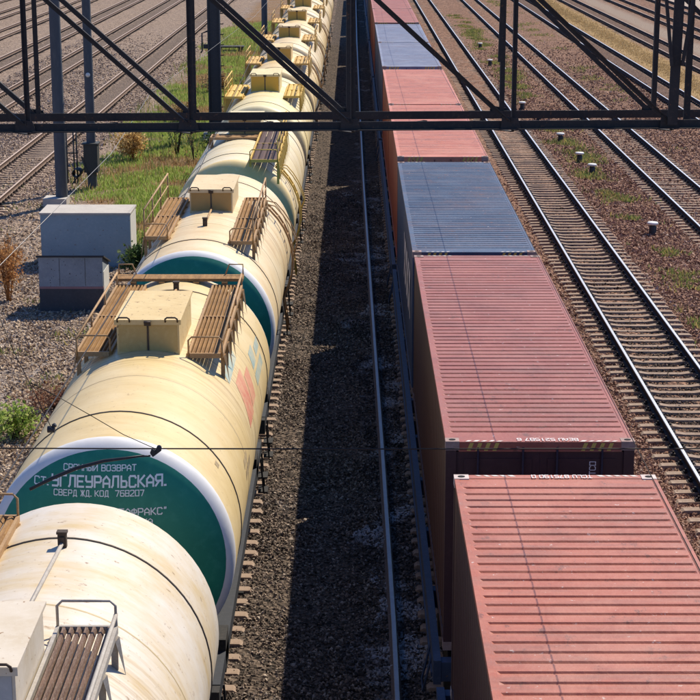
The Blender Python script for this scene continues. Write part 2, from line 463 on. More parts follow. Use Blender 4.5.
# ------------------------------------------------------------------ block lettering (stencil strokes on a 4 x 6 grid)
G = {
    'А': [[(0, 0), (0, 4), (2, 6), (4, 4), (4, 0)], [(0.6, 2), (3.4, 2)]],
    'Б': [[(3.6, 6), (0, 6), (0, 0), (3.4, 0), (4, 0.8), (4, 2.6), (3.4, 3.3), (0.6, 3.3)]],
    'В': [[(0, 0), (0, 6)], [(0.6, 6), (3.2, 6), (3.8, 5.3), (3.8, 3.8), (3.2, 3.2), (0.6, 3.2)], [(3.4, 3.1), (4, 2.4), (4, 0.7), (3.4, 0), (0.6, 0)]],
    'Г': [[(0, 0), (0, 6), (3.6, 6)]],
    'Д': [[(0, -0.9), (0, 0), (4, 0), (4, -0.9)], [(0.7, 0.6), (0.9, 5.4), (1.4, 6), (3.4, 6), (3.4, 0.6)]],
    'Е': [[(3.8, 6), (0, 6), (0, 0), (3.8, 0)], [(0.6, 3), (3.2, 3)]],
    'Ж': [[(2, 0), (2, 6)], [(0, 6), (1.4, 3), (0, 0)], [(4, 6), (2.6, 3), (4, 0)]],
    'З': [[(0, 5.3), (0.7, 6), (3.2, 6), (3.8, 5.3), (3.8, 3.8), (3.2, 3.1), (1.2, 3.1)], [(3.4, 3.0), (4, 2.4), (4, 0.7), (3.3, 0), (0.7, 0), (0, 0.7)]],
    'И': [[(0, 6), (0, 0)], [(0.5, 0.8), (3.5, 5.2)], [(4, 0), (4, 6)]],
    'Й': [[(0, 6), (0, 0)], [(0.5, 0.8), (3.5, 5.2)], [(4, 0), (4, 6)], [(1.2, 7.1), (2.8, 7.1)]],
    'К': [[(0, 0), (0, 6)], [(3.8, 6), (0.9, 3), (4, 0)]],
    'Л': [[(0, 0), (0.6, 1), (0.9, 6), (4, 6), (4, 0)]],
    'М': [[(0, 0), (0, 6), (2, 3), (4, 6), (4, 0)]],
    'Н': [[(0, 0), (0, 6)], [(4, 0), (4, 6)], [(0.6, 3), (3.4, 3)]],
    'О': [[(1.6, 6), (0.6, 6), (0, 5.3), (0, 0.7), (0.6, 0), (1.6, 0)], [(2.4, 6), (3.4, 6), (4, 5.3), (4, 0.7), (3.4, 0), (2.4, 0)]],
    'Р': [[(0, 0), (0, 6)], [(0.6, 6), (3.3, 6), (4, 5.3), (4, 3.4), (3.3, 2.7), (0.6, 2.7)]],
    'С': [[(4, 5), (3.4, 6), (0.6, 6), (0, 5.3), (0, 0.7), (0.6, 0), (3.4, 0), (4, 1)]],
    'Т': [[(2, 0), (2, 5.3)], [(0, 6), (4, 6)]],
    'У': [[(0, 6), (0, 3.6), (0.6, 3), (3.4, 3)], [(4, 6), (4, 0.7), (3.4, 0), (0.3, 0)]],
    'Ф': [[(2, 0), (2, 6)], [(1.4, 5), (0.5, 5), (0, 4.4), (0, 2.6), (0.5, 2), (1.4, 2)], [(2.6, 5), (3.5, 5), (4, 4.4), (4, 2.6), (3.5, 2), (2.6, 2)]],
    'Х': [[(0, 0), (4, 6)], [(0, 6), (1.6, 3.6)], [(2.4, 2.4), (4, 0)]],
    'Ч': [[(0, 6), (0, 3.4), (0.6, 2.7), (3.4, 2.7)], [(4, 6), (4, 0)]],
    'Ы': [[(0, 6), (0, 0), (1.8, 0), (2.4, 0.7), (2.4, 2.6), (1.8, 3.2), (0.6, 3.2)], [(4, 0), (4, 6)]],
    'Ь': [[(0.4, 6), (0.4, 0), (3.2, 0), (3.8, 0.7), (3.8, 2.6), (3.2, 3.3), (1, 3.3)]],
    'Я': [[(4, 0), (4, 6)], [(3.4, 6), (0.7, 6), (0, 5.3), (0, 3.4), (0.7, 2.7), (3.4, 2.7)], [(1.9, 2.3), (0, 0)]],
    '.': [[(0, 0.1), (0.7, 0.1)]],
    '"': [[(0.4, 5), (0.6, 6.3)], [(1.6, 5), (1.8, 6.3)]],
    '-': [[(0.8, 3), (3.2, 3)]],
    '0': [[(1.5, 6), (0, 6), (0, 0), (1.5, 0)], [(2.5, 6), (4, 6), (4, 0), (2.5, 0)]],
    '1': [[(0.8, 5), (2, 6), (2, 0)]],
    '2': [[(0, 5.3), (0.6, 6), (3.4, 6), (4, 5.3), (4, 3.6), (0, 0.6), (0, 0), (4, 0)]],
    '3': [[(0, 6), (4, 6), (4, 0), (0, 0)], [(1, 3), (3.4, 3)]],
    '4': [[(0, 6), (0, 2.5), (4, 2.5)], [(3.2, 6), (3.2, 0)]],
    '5': [[(4, 6), (0, 6), (0, 3.3), (3.4, 3.3), (4, 2.7), (4, 0.6), (3.4, 0), (0, 0)]],
    '6': [[(4, 6), (0.6, 6), (0, 5.3), (0, 0.6), (0.6, 0), (3.4, 0), (4, 0.6), (4, 2.7), (3.4, 3.3), (0.6, 3.3)]],
    '7': [[(0, 6), (4, 6), (1.6, 0)]],
    '8': [[(0, 0), (4, 0), (4, 6), (0, 6), (0, 0)], [(0.6, 3.1), (3.4, 3.1)]],
    '9': [[(0, 0), (3.4, 0), (4, 0.6), (4, 6), (0, 6), (0, 3), (3.4, 3)]],
    'B': 'В', 'E': 'Е', 'A': 'А', 'C': 'С', 'T': 'Т', 'O': '0',
    'U': [[(0, 6), (0, 0.7), (0.6, 0), (3.4, 0), (4, 0.7), (4, 6)]],
    'L': [[(0, 6), (0, 0), (3.6, 0)]],
    'I': [[(2, 0), (2, 6)]],
    'X': [[(0, 0), (4, 6)], [(0, 6), (4, 0)]],
}


def text_strokes(txt, width, height, stroke=0.85):
    """2-D quads (local u right, v up), centred in u, baseline 0"""
    adv = {'.': 1.8, '"': 2.8, ' ': 3.2}
    tot = sum(adv.get(ch, 5.6) for ch in txt) - 1.6
    su, sv = width / tot, height / 6.0
    quads = []
    u0 = 0.0
    for ch in txt:
        g = G.get(ch)
        if isinstance(g, str):
            g = G[g]
        if g:
            for pl in g:
                for a, b in zip(pl[:-1], pl[1:]):
                    ax, ay, bx, by = a[0], a[1], b[0], b[1]
                    dx, dy = bx - ax, by - ay
                    ln = math.hypot(dx, dy)
                    dx, dy = dx / ln, dy / ln
                    e = stroke * 0.42
                    ax, ay, bx, by = ax - dx * e, ay - dy * e, bx + dx * e, by + dy * e
                    nx, ny = -dy * stroke / 2, dx * stroke / 2
                    q = [(ax - nx, ay - ny), (bx - nx, by - ny), (bx + nx, by + ny), (ax + nx, ay + ny)]
                    quads.append([((u0 + u) * su - width / 2, v * sv) for u, v in q])
        u0 += adv.get(ch, 5.6)
    return quads


def lettering(mb, txt, width, height, fn, stroke=0.85):
    """fn(u, v, lift) -> 3-D point"""
    for i, q in enumerate(text_strokes(txt, width, height, stroke)):
        lift = 0.0005 * (i % 7)
        mb.add([fn(u, v, lift) for u, v in q], [(0, 1, 2, 3)])


# ------------------------------------------------------------------ ground
GZ = -0.265
m, nt, bs = new_mat('ground_ballast')
pos = objco(nt)
sx = node(nt, 'ShaderNodeSeparateXYZ')
lk(nt, pos, sx.inputs[0])


def soft_x(centre, half, soft=0.5, wob=1.2):
    """1 inside a strip in x with a ragged edge"""
    w = node(nt, 'ShaderNodeMath', operation='MULTIPLY_ADD')
    lk(nt, noise(nt, mapping(nt, pos, (1, 0.5, 1), (centre, 0, 0)), 0.35, 4, 0.6), w.inputs[0])
    w.inputs[1].default_value = wob * 2
    lk(nt, sx.outputs[0], w.inputs[2])
    a = node(nt, 'ShaderNodeMath', operation='SUBTRACT')
    lk(nt, w.outputs[0], a.inputs[0])
    a.inputs[1].default_value = centre + wob
    b = node(nt, 'ShaderNodeMath', operation='ABSOLUTE')
    lk(nt, a.outputs[0], b.inputs[0])
    r = node(nt, 'ShaderNodeMapRange')
    lk(nt, b.outputs[0], r.inputs[0])
    r.inputs[1].default_value = half + soft
    r.inputs[2].default_value = half - soft
    return r.outputs[0]


vor = node(nt, 'ShaderNodeTexVoronoi')
vor.inputs['Scale'].default_value = 13.0
lk(nt, pos, vor.inputs['Vector'])
vor2 = node(nt, 'ShaderNodeTexVoronoi')
vor2.inputs['Scale'].default_value = 5.0
lk(nt, pos, vor2.inputs['Vector'])
stone_v = node(nt, 'ShaderNodeSeparateColor')
lk(nt, vor.outputs['Color'], stone_v.inputs[0])
stone_v2 = node(nt, 'ShaderNodeSeparateColor')
lk(nt, vor2.outputs['Color'], stone_v2.inputs[0])
big = noise(nt, pos, 0.22, 5, 0.6)
fine = noise(nt, pos, 2.4, 6, 0.7)
left_c = mix(nt, ramp(nt, stone_v.outputs[0], [(0.0, 0.0), (1.0, 1.0)]), (0.12, 0.082, 0.06), (0.52, 0.385, 0.285))
left_c = mix(nt, ramp(nt, big, [(0.4, 0.0), (0.65, 0.4)]), left_c, (0.30, 0.225, 0.175))
left_c = mix(nt, ramp(nt, stone_v2.outputs[1], [(0.6, 0.0), (1.0, 0.45)]), left_c, (0.10, 0.075, 0.06))
right_c = mix(nt, ramp(nt, stone_v.outputs[0], [(0.0, 0.0), (1.0, 1.0)]), (0.075, 0.038, 0.025), (0.46, 0.27, 0.18))
right_c = mix(nt, ramp(nt, fine, [(0.45, 0.0), (0.7, 0.5)]), right_c, (0.16, 0.075, 0.048))
right_c = mix(nt, ramp(nt, stone_v2.outputs[1], [(0.6, 0.0), (1.0, 0.5)]), right_c, (0.055, 0.03, 0.022))
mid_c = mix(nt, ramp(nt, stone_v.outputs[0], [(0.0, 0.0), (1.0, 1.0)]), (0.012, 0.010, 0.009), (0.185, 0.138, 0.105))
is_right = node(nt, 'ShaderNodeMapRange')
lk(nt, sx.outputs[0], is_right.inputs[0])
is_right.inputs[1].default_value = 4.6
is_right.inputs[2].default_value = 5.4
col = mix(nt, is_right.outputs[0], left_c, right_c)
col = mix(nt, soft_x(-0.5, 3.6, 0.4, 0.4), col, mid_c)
# oily dark band along the middle of each track
for cx in (-14.05, -19.45, -23.9, 18.3, 23.4):
    col = mix(nt, mix(nt, 0.55, (0, 0, 0), soft_x(cx, 0.75, 0.3, 0.15)), col, (0.085, 0.065, 0.055))
# light gravel beside the cabinets, earth below the grass, dry strip, pale far yard
col = mix(nt, soft_x(-8.6, 1.9, 0.5, 0.7), col, mix(nt, stone_v2.outputs[0], (0.17, 0.125, 0.10), (0.40, 0.33, 0.28)))
earth = mix(nt, fine, (0.20, 0.12, 0.06), (0.33, 0.20, 0.10))
gy = node(nt, 'ShaderNodeMapRange')
lk(nt, sx.outputs[1], gy.inputs[0])
gy.inputs[1].default_value = 54
gy.inputs[2].default_value = 60
gm = node(nt, 'ShaderNodeMath', operation='MULTIPLY')
lk(nt, gy.outputs[0], gm.inputs[0])
lk(nt, soft_x(-7.6, 2.6, 0.5, 0.9), gm.inputs[1])
gm2 = node(nt, 'ShaderNodeMath', operation='MULTIPLY')
lk(nt, gm.outputs[0], gm2.inputs[0])
lk(nt, ramp(nt, noise(nt, pos, 0.4, 4, 0.6), [(0.3, 0.4), (0.55, 1.0)]), gm2.inputs[1])
col = mix(nt, gm2.outputs[0], col, earth)
dry = mix(nt, fine, (0.30, 0.19, 0.08), (0.50, 0.34, 0.16))
col = mix(nt, soft_x(20.9, 1.35, 0.4, 0.5), col, dry)
col = mix(nt, soft_x(26.0, 1.0, 0.5, 0.5), col, (0.33, 0.25, 0.19))
col = mix(nt, soft_x(39.5, 5.0, 0.6, 0.6), col, (0.48, 0.39, 0.31))
# pale dust patches spilt along the middle ballast
dust = ramp(nt, noise(nt, mapping(nt, pos, (0.8, 0.45, 1), (2.2, 5.1, 0)), 0.9, 5, 0.65), [(0.58, 0.0), (0.70, 0.8)])
dz = mix(nt, dust, (0, 0, 0), soft_x(0.8, 1.0, 0.4, 0.3))
col = mix(nt, dz, col, (0.46, 0.43, 0.42))
lk(nt, col, bs.inputs['Base Color'])
bs.inputs['Roughness'].default_value = 0.95
bs.inputs['Specular IOR Level'].default_value = 0.15
hgt = mix(nt, 0.4, vor.outputs['Distance'], fine)
bump(nt, bs, hgt, 1.0, 0.12)
M['ground'] = m

xs = np.concatenate([[-3000, -600, -150], np.arange(-60, 60.1, 0.4), [150, 600, 3000]])
ys = np.concatenate([[-600, -60], np.arange(0, 80, 0.4), np.arange(80, 240.1, 1.0), [400, 1000, 4000]])
X, Y = np.meshgrid(xs, ys)
Z = GZ + 0.018 * np.sin(X * 1.9 + np.sin(Y * 0.7) * 2) * np.cos(Y * 1.3 + X * 0.4) + RNG.normal(0, 0.007, X.shape)
veg_bank = np.exp(-((X + 7.6) / 2.2) ** 2) * np.clip((Y - 56) / 8, 0, 1)
Z += veg_bank * 0.10
nx, ny = len(xs), len(ys)
idx = np.arange(nx * ny).reshape(ny, nx)
fc = np.stack([idx[:-1, :-1], idx[:-1, 1:], idx[1:, 1:], idx[1:, :-1]], -1).reshape(-1, 4)
gr = put('ground', np_mesh('ground', np.stack([X, Y, Z], -1).reshape(-1, 3), fc, M['ground'], True))
tag(gr, kind='structure')

# ------------------------------------------------------------------ railway tracks
RAIL_PROF = [(-0.075, -0.18), (0.075, -0.18), (0.075, -0.168), (0.012, -0.148), (0.010, -0.052), (0.036, -0.038),
             (0.037, -0.008), (0.028, 0.0), (-0.028, 0.0), (-0.037, -0.008), (-0.036, -0.038), (-0.010, -0.052),
             (-0.012, -0.148), (-0.075, -0.168)]


def rail_mesh(y0, y1, name='rail', mats=None, pts=None):
    b = MB()
    n = len(RAIL_PROF)
    line = pts or [(0, y0), (0, y1)]
    vs = []
    for (px, py) in line:
        vs += [(px + x, py, z) for x, z in RAIL_PROF]
    for i in range(len(line) - 1):
        for k in range(n):
            k2 = (k + 1) % n
            b.add([vs[i * n + k], vs[i * n + k2], vs[(i + 1) * n + k2], vs[(i + 1) * n + k]], [(3, 2, 1, 0)], 1 if k in (6, 7, 8) else 0)
    b.add(vs[:n], [tuple(range(n))])
    b.add(vs[-n:], [tuple(reversed(range(n)))])
    return b.mesh(name, mats or [M['rail_side'], M['rail_head']])


def sleeper_mb(b, y, dz=0.0, yaw=0.0):
    """pre-stressed concrete sleeper: high rail seats, dipped middle"""
    xs_ = [-1.35, -1.30, -0.62, -0.40, 0.40, 0.62, 1.30, 1.35]
    zt = [-0.235, -0.198, -0.186, -0.222, -0.222, -0.186, -0.198, -0.235]
    wt = [0.085, 0.095, 0.105, 0.09, 0.09, 0.105, 0.095, 0.085]
    vs = []
    for x, z, w in zip(xs_, zt, wt):
        oy = yaw * x
        vs += [(x, y + oy - w - 0.035, -0.36 + dz), (x, y + oy - w, z + dz), (x, y + oy + w, z + dz), (x, y + oy + w + 0.035, -0.36 + dz)]
    fs = []
    for i in range(len(xs_) - 1):
        o = i * 4
        for k in range(3):
            fs.append((o + k, o + 4 + k, o + 5 + k, o + k + 1))
    fs += [(0, 1, 2, 3), (31, 30, 29, 28)]
    b.add(vs, fs, 0)
    for s in (-1, 1):
        xr = s * 0.7975
        yy = y + yaw * xr
        b.box(xr - 0.19, xr + 0.19, yy - 0.08, yy + 0.08, -0.20 + dz, -0.178 + dz, 1)
        for e in (-1, 1):
            xc = xr + e * 0.115
            b.box(xc - 0.045, xc + 0.045, yy - 0.055, yy + 0.055, -0.179 + dz, -0.148 + dz, 1)
            b.box(xc - 0.018, xc + 0.018, yy - 0.02, yy + 0.02, -0.149 + dz, -0.10 + dz, 1)


sleeper_meshes = []
for k in range(5):
    b = MB()
    sleeper_mb(b, 0, 0, random.uniform(-0.012, 0.012))
    sleeper_meshes.append(b.mesh('sleeper', [M['sleeper'], M['sleeper_plate']]))


def track(cx, y0, y1, parts_from=None, parts_to=None, head='rail_head', label=None, bury=0.0):
    t = bpy.data.objects.new('railway_track', None)
    COL.objects.link(t)
    t.location = (cx, 0, 0)
    tag(t, label, None, None, 'structure')
    me = rail_mesh(y0, y1, 'rail', [M['rail_side' if cx < -5 else 'rail_side_shaded'], M[head]])
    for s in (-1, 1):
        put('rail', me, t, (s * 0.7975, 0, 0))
    rest = MB()
    y = y0 + 0.3
    while y < min(y1, 215):
        yj = y + random.uniform(-0.025, 0.025)
        if parts_from is not None and parts_from <= y <= parts_to:
            o = put('sleeper', random.choice(sleeper_meshes), t, (random.uniform(-0.03, 0.03), yj, random.uniform(-0.012, 0.008) - bury - 0.05 * min(1, max(0, (y - 70) / 30))))
            o.rotation_euler = (0, 0, random.uniform(-0.01, 0.01))
        elif y > 4:
            sleeper_mb(rest, yj, random.uniform(-0.02, 0.0) - max(bury, 0.05 * min(1, max(0, (y - 70) / 30))))
        y += 0.55
    if rest.v:
        o = rest.build('sleepers_beyond', [M['sleeper'], M['sleeper_plate']], t)
        o['kind'] = 'stuff'
    return t


TANK_X, CONT_X = -3.05, 2.41
track(7.54, 0, 420, 30, 125, label='sunlit track of pale concrete sleepers beside the container train')
track(12.70, 0, 420, 62, 125, label='second track from the container train, before the weedy strip')
track(TANK_X, 0, 420, 12, 70, 'rail_head_rusty', label='track carrying the row of cream tank wagons', bury=0.02)
track(CONT_X, 0, 420, 12, 70, 'rail_head_rusty', label='shaded track carrying the container wagons')
track(-14.05, 30, 420, 70, 120, 'rail_head_rusty', label='first empty track left of the grass verge', bury=0.005)
track(-19.45, 40, 420, None, None, 'rail_head_rusty', label='second empty track left of the grass verge', bury=0.06)
track(-23.9, 40, 420, None, None, 'rail_head_rusty', label='third empty track left of the grass verge, with rusty rails', bury=0.06)
track(-29.0, 40, 420, None, None, 'rail_head_rusty', label='fourth empty track left of the grass verge', bury=0.06)
track(-33.6, 40, 420, None, None, 'rail_head_rusty', label='fifth empty track left of the grass verge', bury=0.06)
track(-38.6, 40, 420, None, None, 'rail_head_rusty', label='outermost empty track in the upper left corner', bury=0.06)
track(18.3, 40, 420, None, None, 'rail_head', label='third track right of the containers, edging the dry grass strip', bury=0.06)
track(23.4, 40, 420, None, None, 'rail_head_rusty', label='track just beyond the dry grass strip on the right', bury=0.06)
track(28.6, 40, 420, None, None, 'rail_head_rusty', label='second track beyond the dry grass strip on the right', bury=0.06)
track(33.2, 40, 420, None, None, 'rail_head_rusty', label='outermost track in the upper right corner', bury=0.06)

pts = [(0.60, 4), (0.62, 16), (0.64, 26), (0.60, 36), (0.52, 50), (0.42, 70), (0.36, 95), (0.30, 140), (0.3, 200)]
o = put('loose_rail', rail_mesh(0, 0, 'loose_rail', [M['rail_side'], M['rail_loose']], pts), None, (0, 0, -0.065))
tag(o, 'long spare rail lying loose on the ballast between the two trains', 'rail')

# ------------------------------------------------------------------ ballast stones
OCT_V = np.array([[1, 0, 0], [-1, 0, 0], [0, 1, 0], [0, -1, 0], [0, 0, 1], [0, 0, -1]], float)
OCT_F = np.array([[0, 2, 4], [2, 1, 4], [1, 3, 4], [3, 0, 4], [2, 0, 5], [1, 2, 5], [3, 1, 5], [0, 3, 5]])


def rand_rot(n):
    q = RNG.normal(size=(n, 4))
    q /= np.linalg.norm(q, axis=1, keepdims=True)
    w, x, y, z = q.T
    return np.stack([np.stack([1 - 2 * (y * y + z * z), 2 * (x * y - z * w), 2 * (x * z + y * w)], -1),
                     np.stack([2 * (x * y + z * w), 1 - 2 * (x * x + z * z), 2 * (y * z - x * w)], -1),
                     np.stack([2 * (x * z - y * w), 2 * (y * z + x * w), 1 - 2 * (x * x + y * y)], -1)], 1)


def fbm0(x, y, s):
    return np.sin(x * 2.1 / s + np.sin(y / s)) * np.cos(y * 0.9 / s) + 0.5 * np.sin(y * 2.3 / s + x)


def stones(name, x, y, r0, r1, mat, label, zoff=0.0):
    n = len(x)
    rad = RNG.uniform(r0, r1, n) * RNG.uniform(0.7, 1.25, n)
    v = OCT_V[None] * RNG.uniform(0.55, 1.25, (n, 6, 1)) + RNG.normal(0, 0.16, (n, 6, 3))
    v = v * RNG.uniform(0.7, 1.2, (n, 1, 3)) * rad[:, None, None]
    v = np.einsum('nij,nkj->nki', rand_rot(n), v)
    z = GZ + RNG.uniform(-0.01, 0.022, n) + zoff
    v += np.stack([x, y, z], -1)[:, None, :]
    f = OCT_F[None] + (np.arange(n) * 6)[:, None, None]
    o = put(name, np_mesh(name, v.reshape(-1, 3), f.reshape(-1, 3), mat))
    tag(o, label, 'gravel', None, 'stuff')
    return o


M['stone_mid'] = island_mat('stone_mid', [(0, (0.05, 0.042, 0.036)), (0.45, (0.15, 0.115, 0.09)), (0.85, (0.34, 0.255, 0.195)), (1.0, (0.50, 0.41, 0.33))],
                            noise_mix=(0.7, (0.50, 0.44, 0.38), 0.60, 0.70, 0.5))
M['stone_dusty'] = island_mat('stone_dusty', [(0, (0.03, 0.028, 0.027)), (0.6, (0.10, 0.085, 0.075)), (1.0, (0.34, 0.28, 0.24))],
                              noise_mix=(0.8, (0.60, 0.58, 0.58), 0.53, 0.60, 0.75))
M['stone_oily'] = island_mat('stone_oily', [(0, (0.03, 0.021, 0.017)), (0.5, (0.09, 0.06, 0.045)), (1.0, (0.25, 0.17, 0.12))])
M['stone_red'] = island_mat('stone_red', [(0, (0.10, 0.05, 0.034)), (0.5, (0.30, 0.16, 0.105)), (0.9, (0.47, 0.285, 0.195)), (1.0, (0.45, 0.33, 0.26))])
M['stone_tan'] = island_mat('stone_tan', [(0, (0.14, 0.095, 0.07)), (0.5, (0.36, 0.262, 0.19)), (0.9, (0.54, 0.41, 0.31)), (1.0, (0.56, 0.46, 0.37))])
M['stone_pale'] = island_mat('stone_pale', [(0, (0.18, 0.12, 0.08)), (0.45, (0.39, 0.28, 0.19)), (0.85, (0.55, 0.42, 0.30)), (1.0, (0.70, 0.57, 0.43))])

n = 80000
x = RNG.uniform(-2.3, 1.7, n)
y = 12.5 + 62 * (1 - np.sqrt(1 - RNG.uniform(0, 1, n)))
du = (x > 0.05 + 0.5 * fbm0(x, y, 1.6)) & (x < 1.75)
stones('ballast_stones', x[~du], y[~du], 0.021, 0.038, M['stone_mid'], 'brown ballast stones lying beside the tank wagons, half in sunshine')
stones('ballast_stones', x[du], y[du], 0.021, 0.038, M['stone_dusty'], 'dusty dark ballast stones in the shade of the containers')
n = 52000
y = 27.5 + 50 * (1 - np.sqrt(1 - RNG.uniform(0, 1, n)))
x = RNG.uniform(5.6, np.minimum(0.198 * y + 1.0, 13.5))
dk = np.abs(x - 7.54) < 1.0 + 0.25 * RNG.uniform(-1, 1, n)
stones('ballast_stones', x[dk], y[dk], 0.028, 0.048, M['stone_oily'], 'dark oily stones between the rails of the sunlit right track', -0.012)
x, y = x[~dk], y[~dk]
stones('ballast_stones', x, y, 0.03, 0.05, M['stone_red'], 'red brown ballast stones around the sunlit track on the right')
n = 24000
y = RNG.uniform(30, 56, n)
x = RNG.uniform(np.maximum(-0.205 * y - 1.0, -12.5), -5.0)
stones('gravel_stones', x, y, 0.03, 0.06, M['stone_pale'], 'pale coarse gravel left of the tank wagons')
n = 45000
y = 50 + 95 * (1 - np.sqrt(1 - RNG.uniform(0, 1, n)))
x = RNG.uniform(8.3, np.minimum(0.198 * y + 1.0, 18.0))
stones('ballast_stones', x, y, 0.04, 0.07, M['stone_red'], 'red brown stones between the two right tracks farther off')
n = 42000
y = 66 + 85 * (1 - np.sqrt(1 - RNG.uniform(0, 1, n)))
x = RNG.uniform(np.maximum(-0.2 * y - 1.0, -22), -11.5)
k_ = (np.abs(x + 14.05) > 0.74) & (np.abs(x + 19.45) > 0.74)
x, y = x[k_], y[k_]
stones('ballast_stones', x, y, 0.045, 0.08, M['stone_tan'], 'tan ballast stones around the empty tracks on the left', -0.01)
n = 9000
y = RNG.uniform(56, 78, n)
x = RNG.uniform(-15.5, -9.2, n)
stones('gravel_stones', x, y, 0.035, 0.07, M['stone_pale'], 'pale gravel behind the cabinets beside the first left track')


# ------------------------------------------------------------------ bogies
def wheelset_meshes():
    w = MB()
    w.lathe([(0.02, -0.02), (0.12, -0.03), (0.14, 0.02), (0.36, 0.035), (0.40, -0.01), (0.475, -0.01), (0.468, 0.10), (0.50, 0.105), (0.50, 0.135), (0.40, 0.135), (0.36, 0.09), (0.14, 0.09), (0.12, 0.13), (0.02, 0.13)],
            (0, 0, 0), 20, 'x')
    return w.mesh('wheel', M['wheel'])


WHEEL = wheelset_meshes()
b = MB()
b.tube([(-0.95, 0, 0), (0.95, 0, 0)], 0.075, 10)
AXLE = b.mesh('axle', M['wheel'])
b = MB()
prof = [(-1.2, 0.10), (-1.2, 0.30), (-0.62, 0.36), (-0.45, 0.62), (0.45, 0.62), (0.62, 0.36), (1.2, 0.30), (1.2, 0.10), (0.75, 0.08), (0.42, -0.22), (-0.42, -0.22), (-0.75, 0.08)]
vs = [(-0.07, p, q) for p, q in prof] + [(0.07, p, q) for p, q in prof]
n = len(prof)
b.add(vs, [tuple(range(n)), tuple(reversed(range(n, 2 * n)))] + [(k, n + k, n + (k + 1) % n, (k + 1) % n) for k in range(n)])
for e in (-0.925, 0.925):
    b.box(-0.13, 0.13, e - 0.15, e + 0.15, -0.12, 0.12)
for e in (-0.22, 0, 0.22):
    b.tube([(0.0, e, -0.15), (0.0, e, 0.25)], 0.09, 8)
SIDE_FRAME = b.mesh('side_frame', M['bogie'])
b = MB()
b.box(-0.98, 0.98, -0.22, 0.22, 0.15, 0.42)
BOLSTER = b.mesh('bolster', M['bogie'])


def bogie(parent, y):
    g = put('bogie', BOLSTER, parent, (0, y, 0.475))
    for s in (-1, 1):
        put('side_frame', SIDE_FRAME, g, (s * 1.02, 0, 0))
    for e in (-0.925, 0.925):
        put('axle', AXLE, g, (0, e, 0))
        for s in (-1, 1):
            o = put('wheel', WHEEL, g, (s * 0.72, e, 0))
            o.rotation_euler = (0, 0, 0 if s > 0 else math.pi)
    return g


def coupler(parent, y, d):
    b = MB()
    b.box(-0.09, 0.09, min(0, d * 0.42), max(0, d * 0.42), -0.11, 0.11)
    b.box(-0.20, 0.16, min(d * 0.30, d * 0.52), max(d * 0.30, d * 0.52), -0.16, 0.16)
    b.box(0.08, 0.20, min(d * 0.45, d * 0.60), max(d * 0.45, d * 0.60), -0.12, 0.12)
    b.tube([(0.35, 0, 0.05), (0.33, d * 0.25, -0.3), (0.2, d * 0.5, -0.42)], 0.03, 6)
    b.build('coupler', M['underframe'], parent, (0, y, 1.05))


# ------------------------------------------------------------------ tank wagons
TR, TL, HD, AZ_ = 1.56, 9.6, 0.52, 2.87      # radius, barrel length, head depth, axis height


def head_y(r):
    return HD * math.sqrt(max(0.0, 1 - (r / TR) ** 2.0)) ** 1.0


def shell_meshes():
    b = MB()
    n = 72
    ysec = [-TL / 2, -3.7, -1.9, 0, 1.9, 3.7, TL / 2]
    b.lathe([(TR, yy) for yy in ysec], (0, 0, AZ_), n, 'y')
    return b


def cap_rings(r_from, r_to, steps=14):
    out = []
    for i in range(steps + 1):
        t = i / steps
        r = r_from + (r_to - r_from) * t
        out.append((max(r, 0.001), head_y(r)))
    return out


def end_cap(sign, r_from, r_to, mat, name, parent, lift=0.0):
    # even steps in angle so that the knuckle stays round
    a0, a1 = math.acos(min(1, r_from / TR)), math.acos(min(1, max(r_to, 0.0) / TR))
    rings = []
    for i in range(19):
        a = a0 + (a1 - a0) * i / 18
        rings.append((max(TR * math.cos(a), 0.002), HD * math.sin(a) + lift))
    b = MB()
    if sign < 0:
        b.lathe([(r, -TL / 2 - d) for r, d in rings][::-1], (0, 0, AZ_), 72, 'y')
    else:
        b.lathe([(r, TL / 2 + d) for r, d in rings], (0, 0, AZ_), 72, 'y')
    return b.build(name, mat, parent)


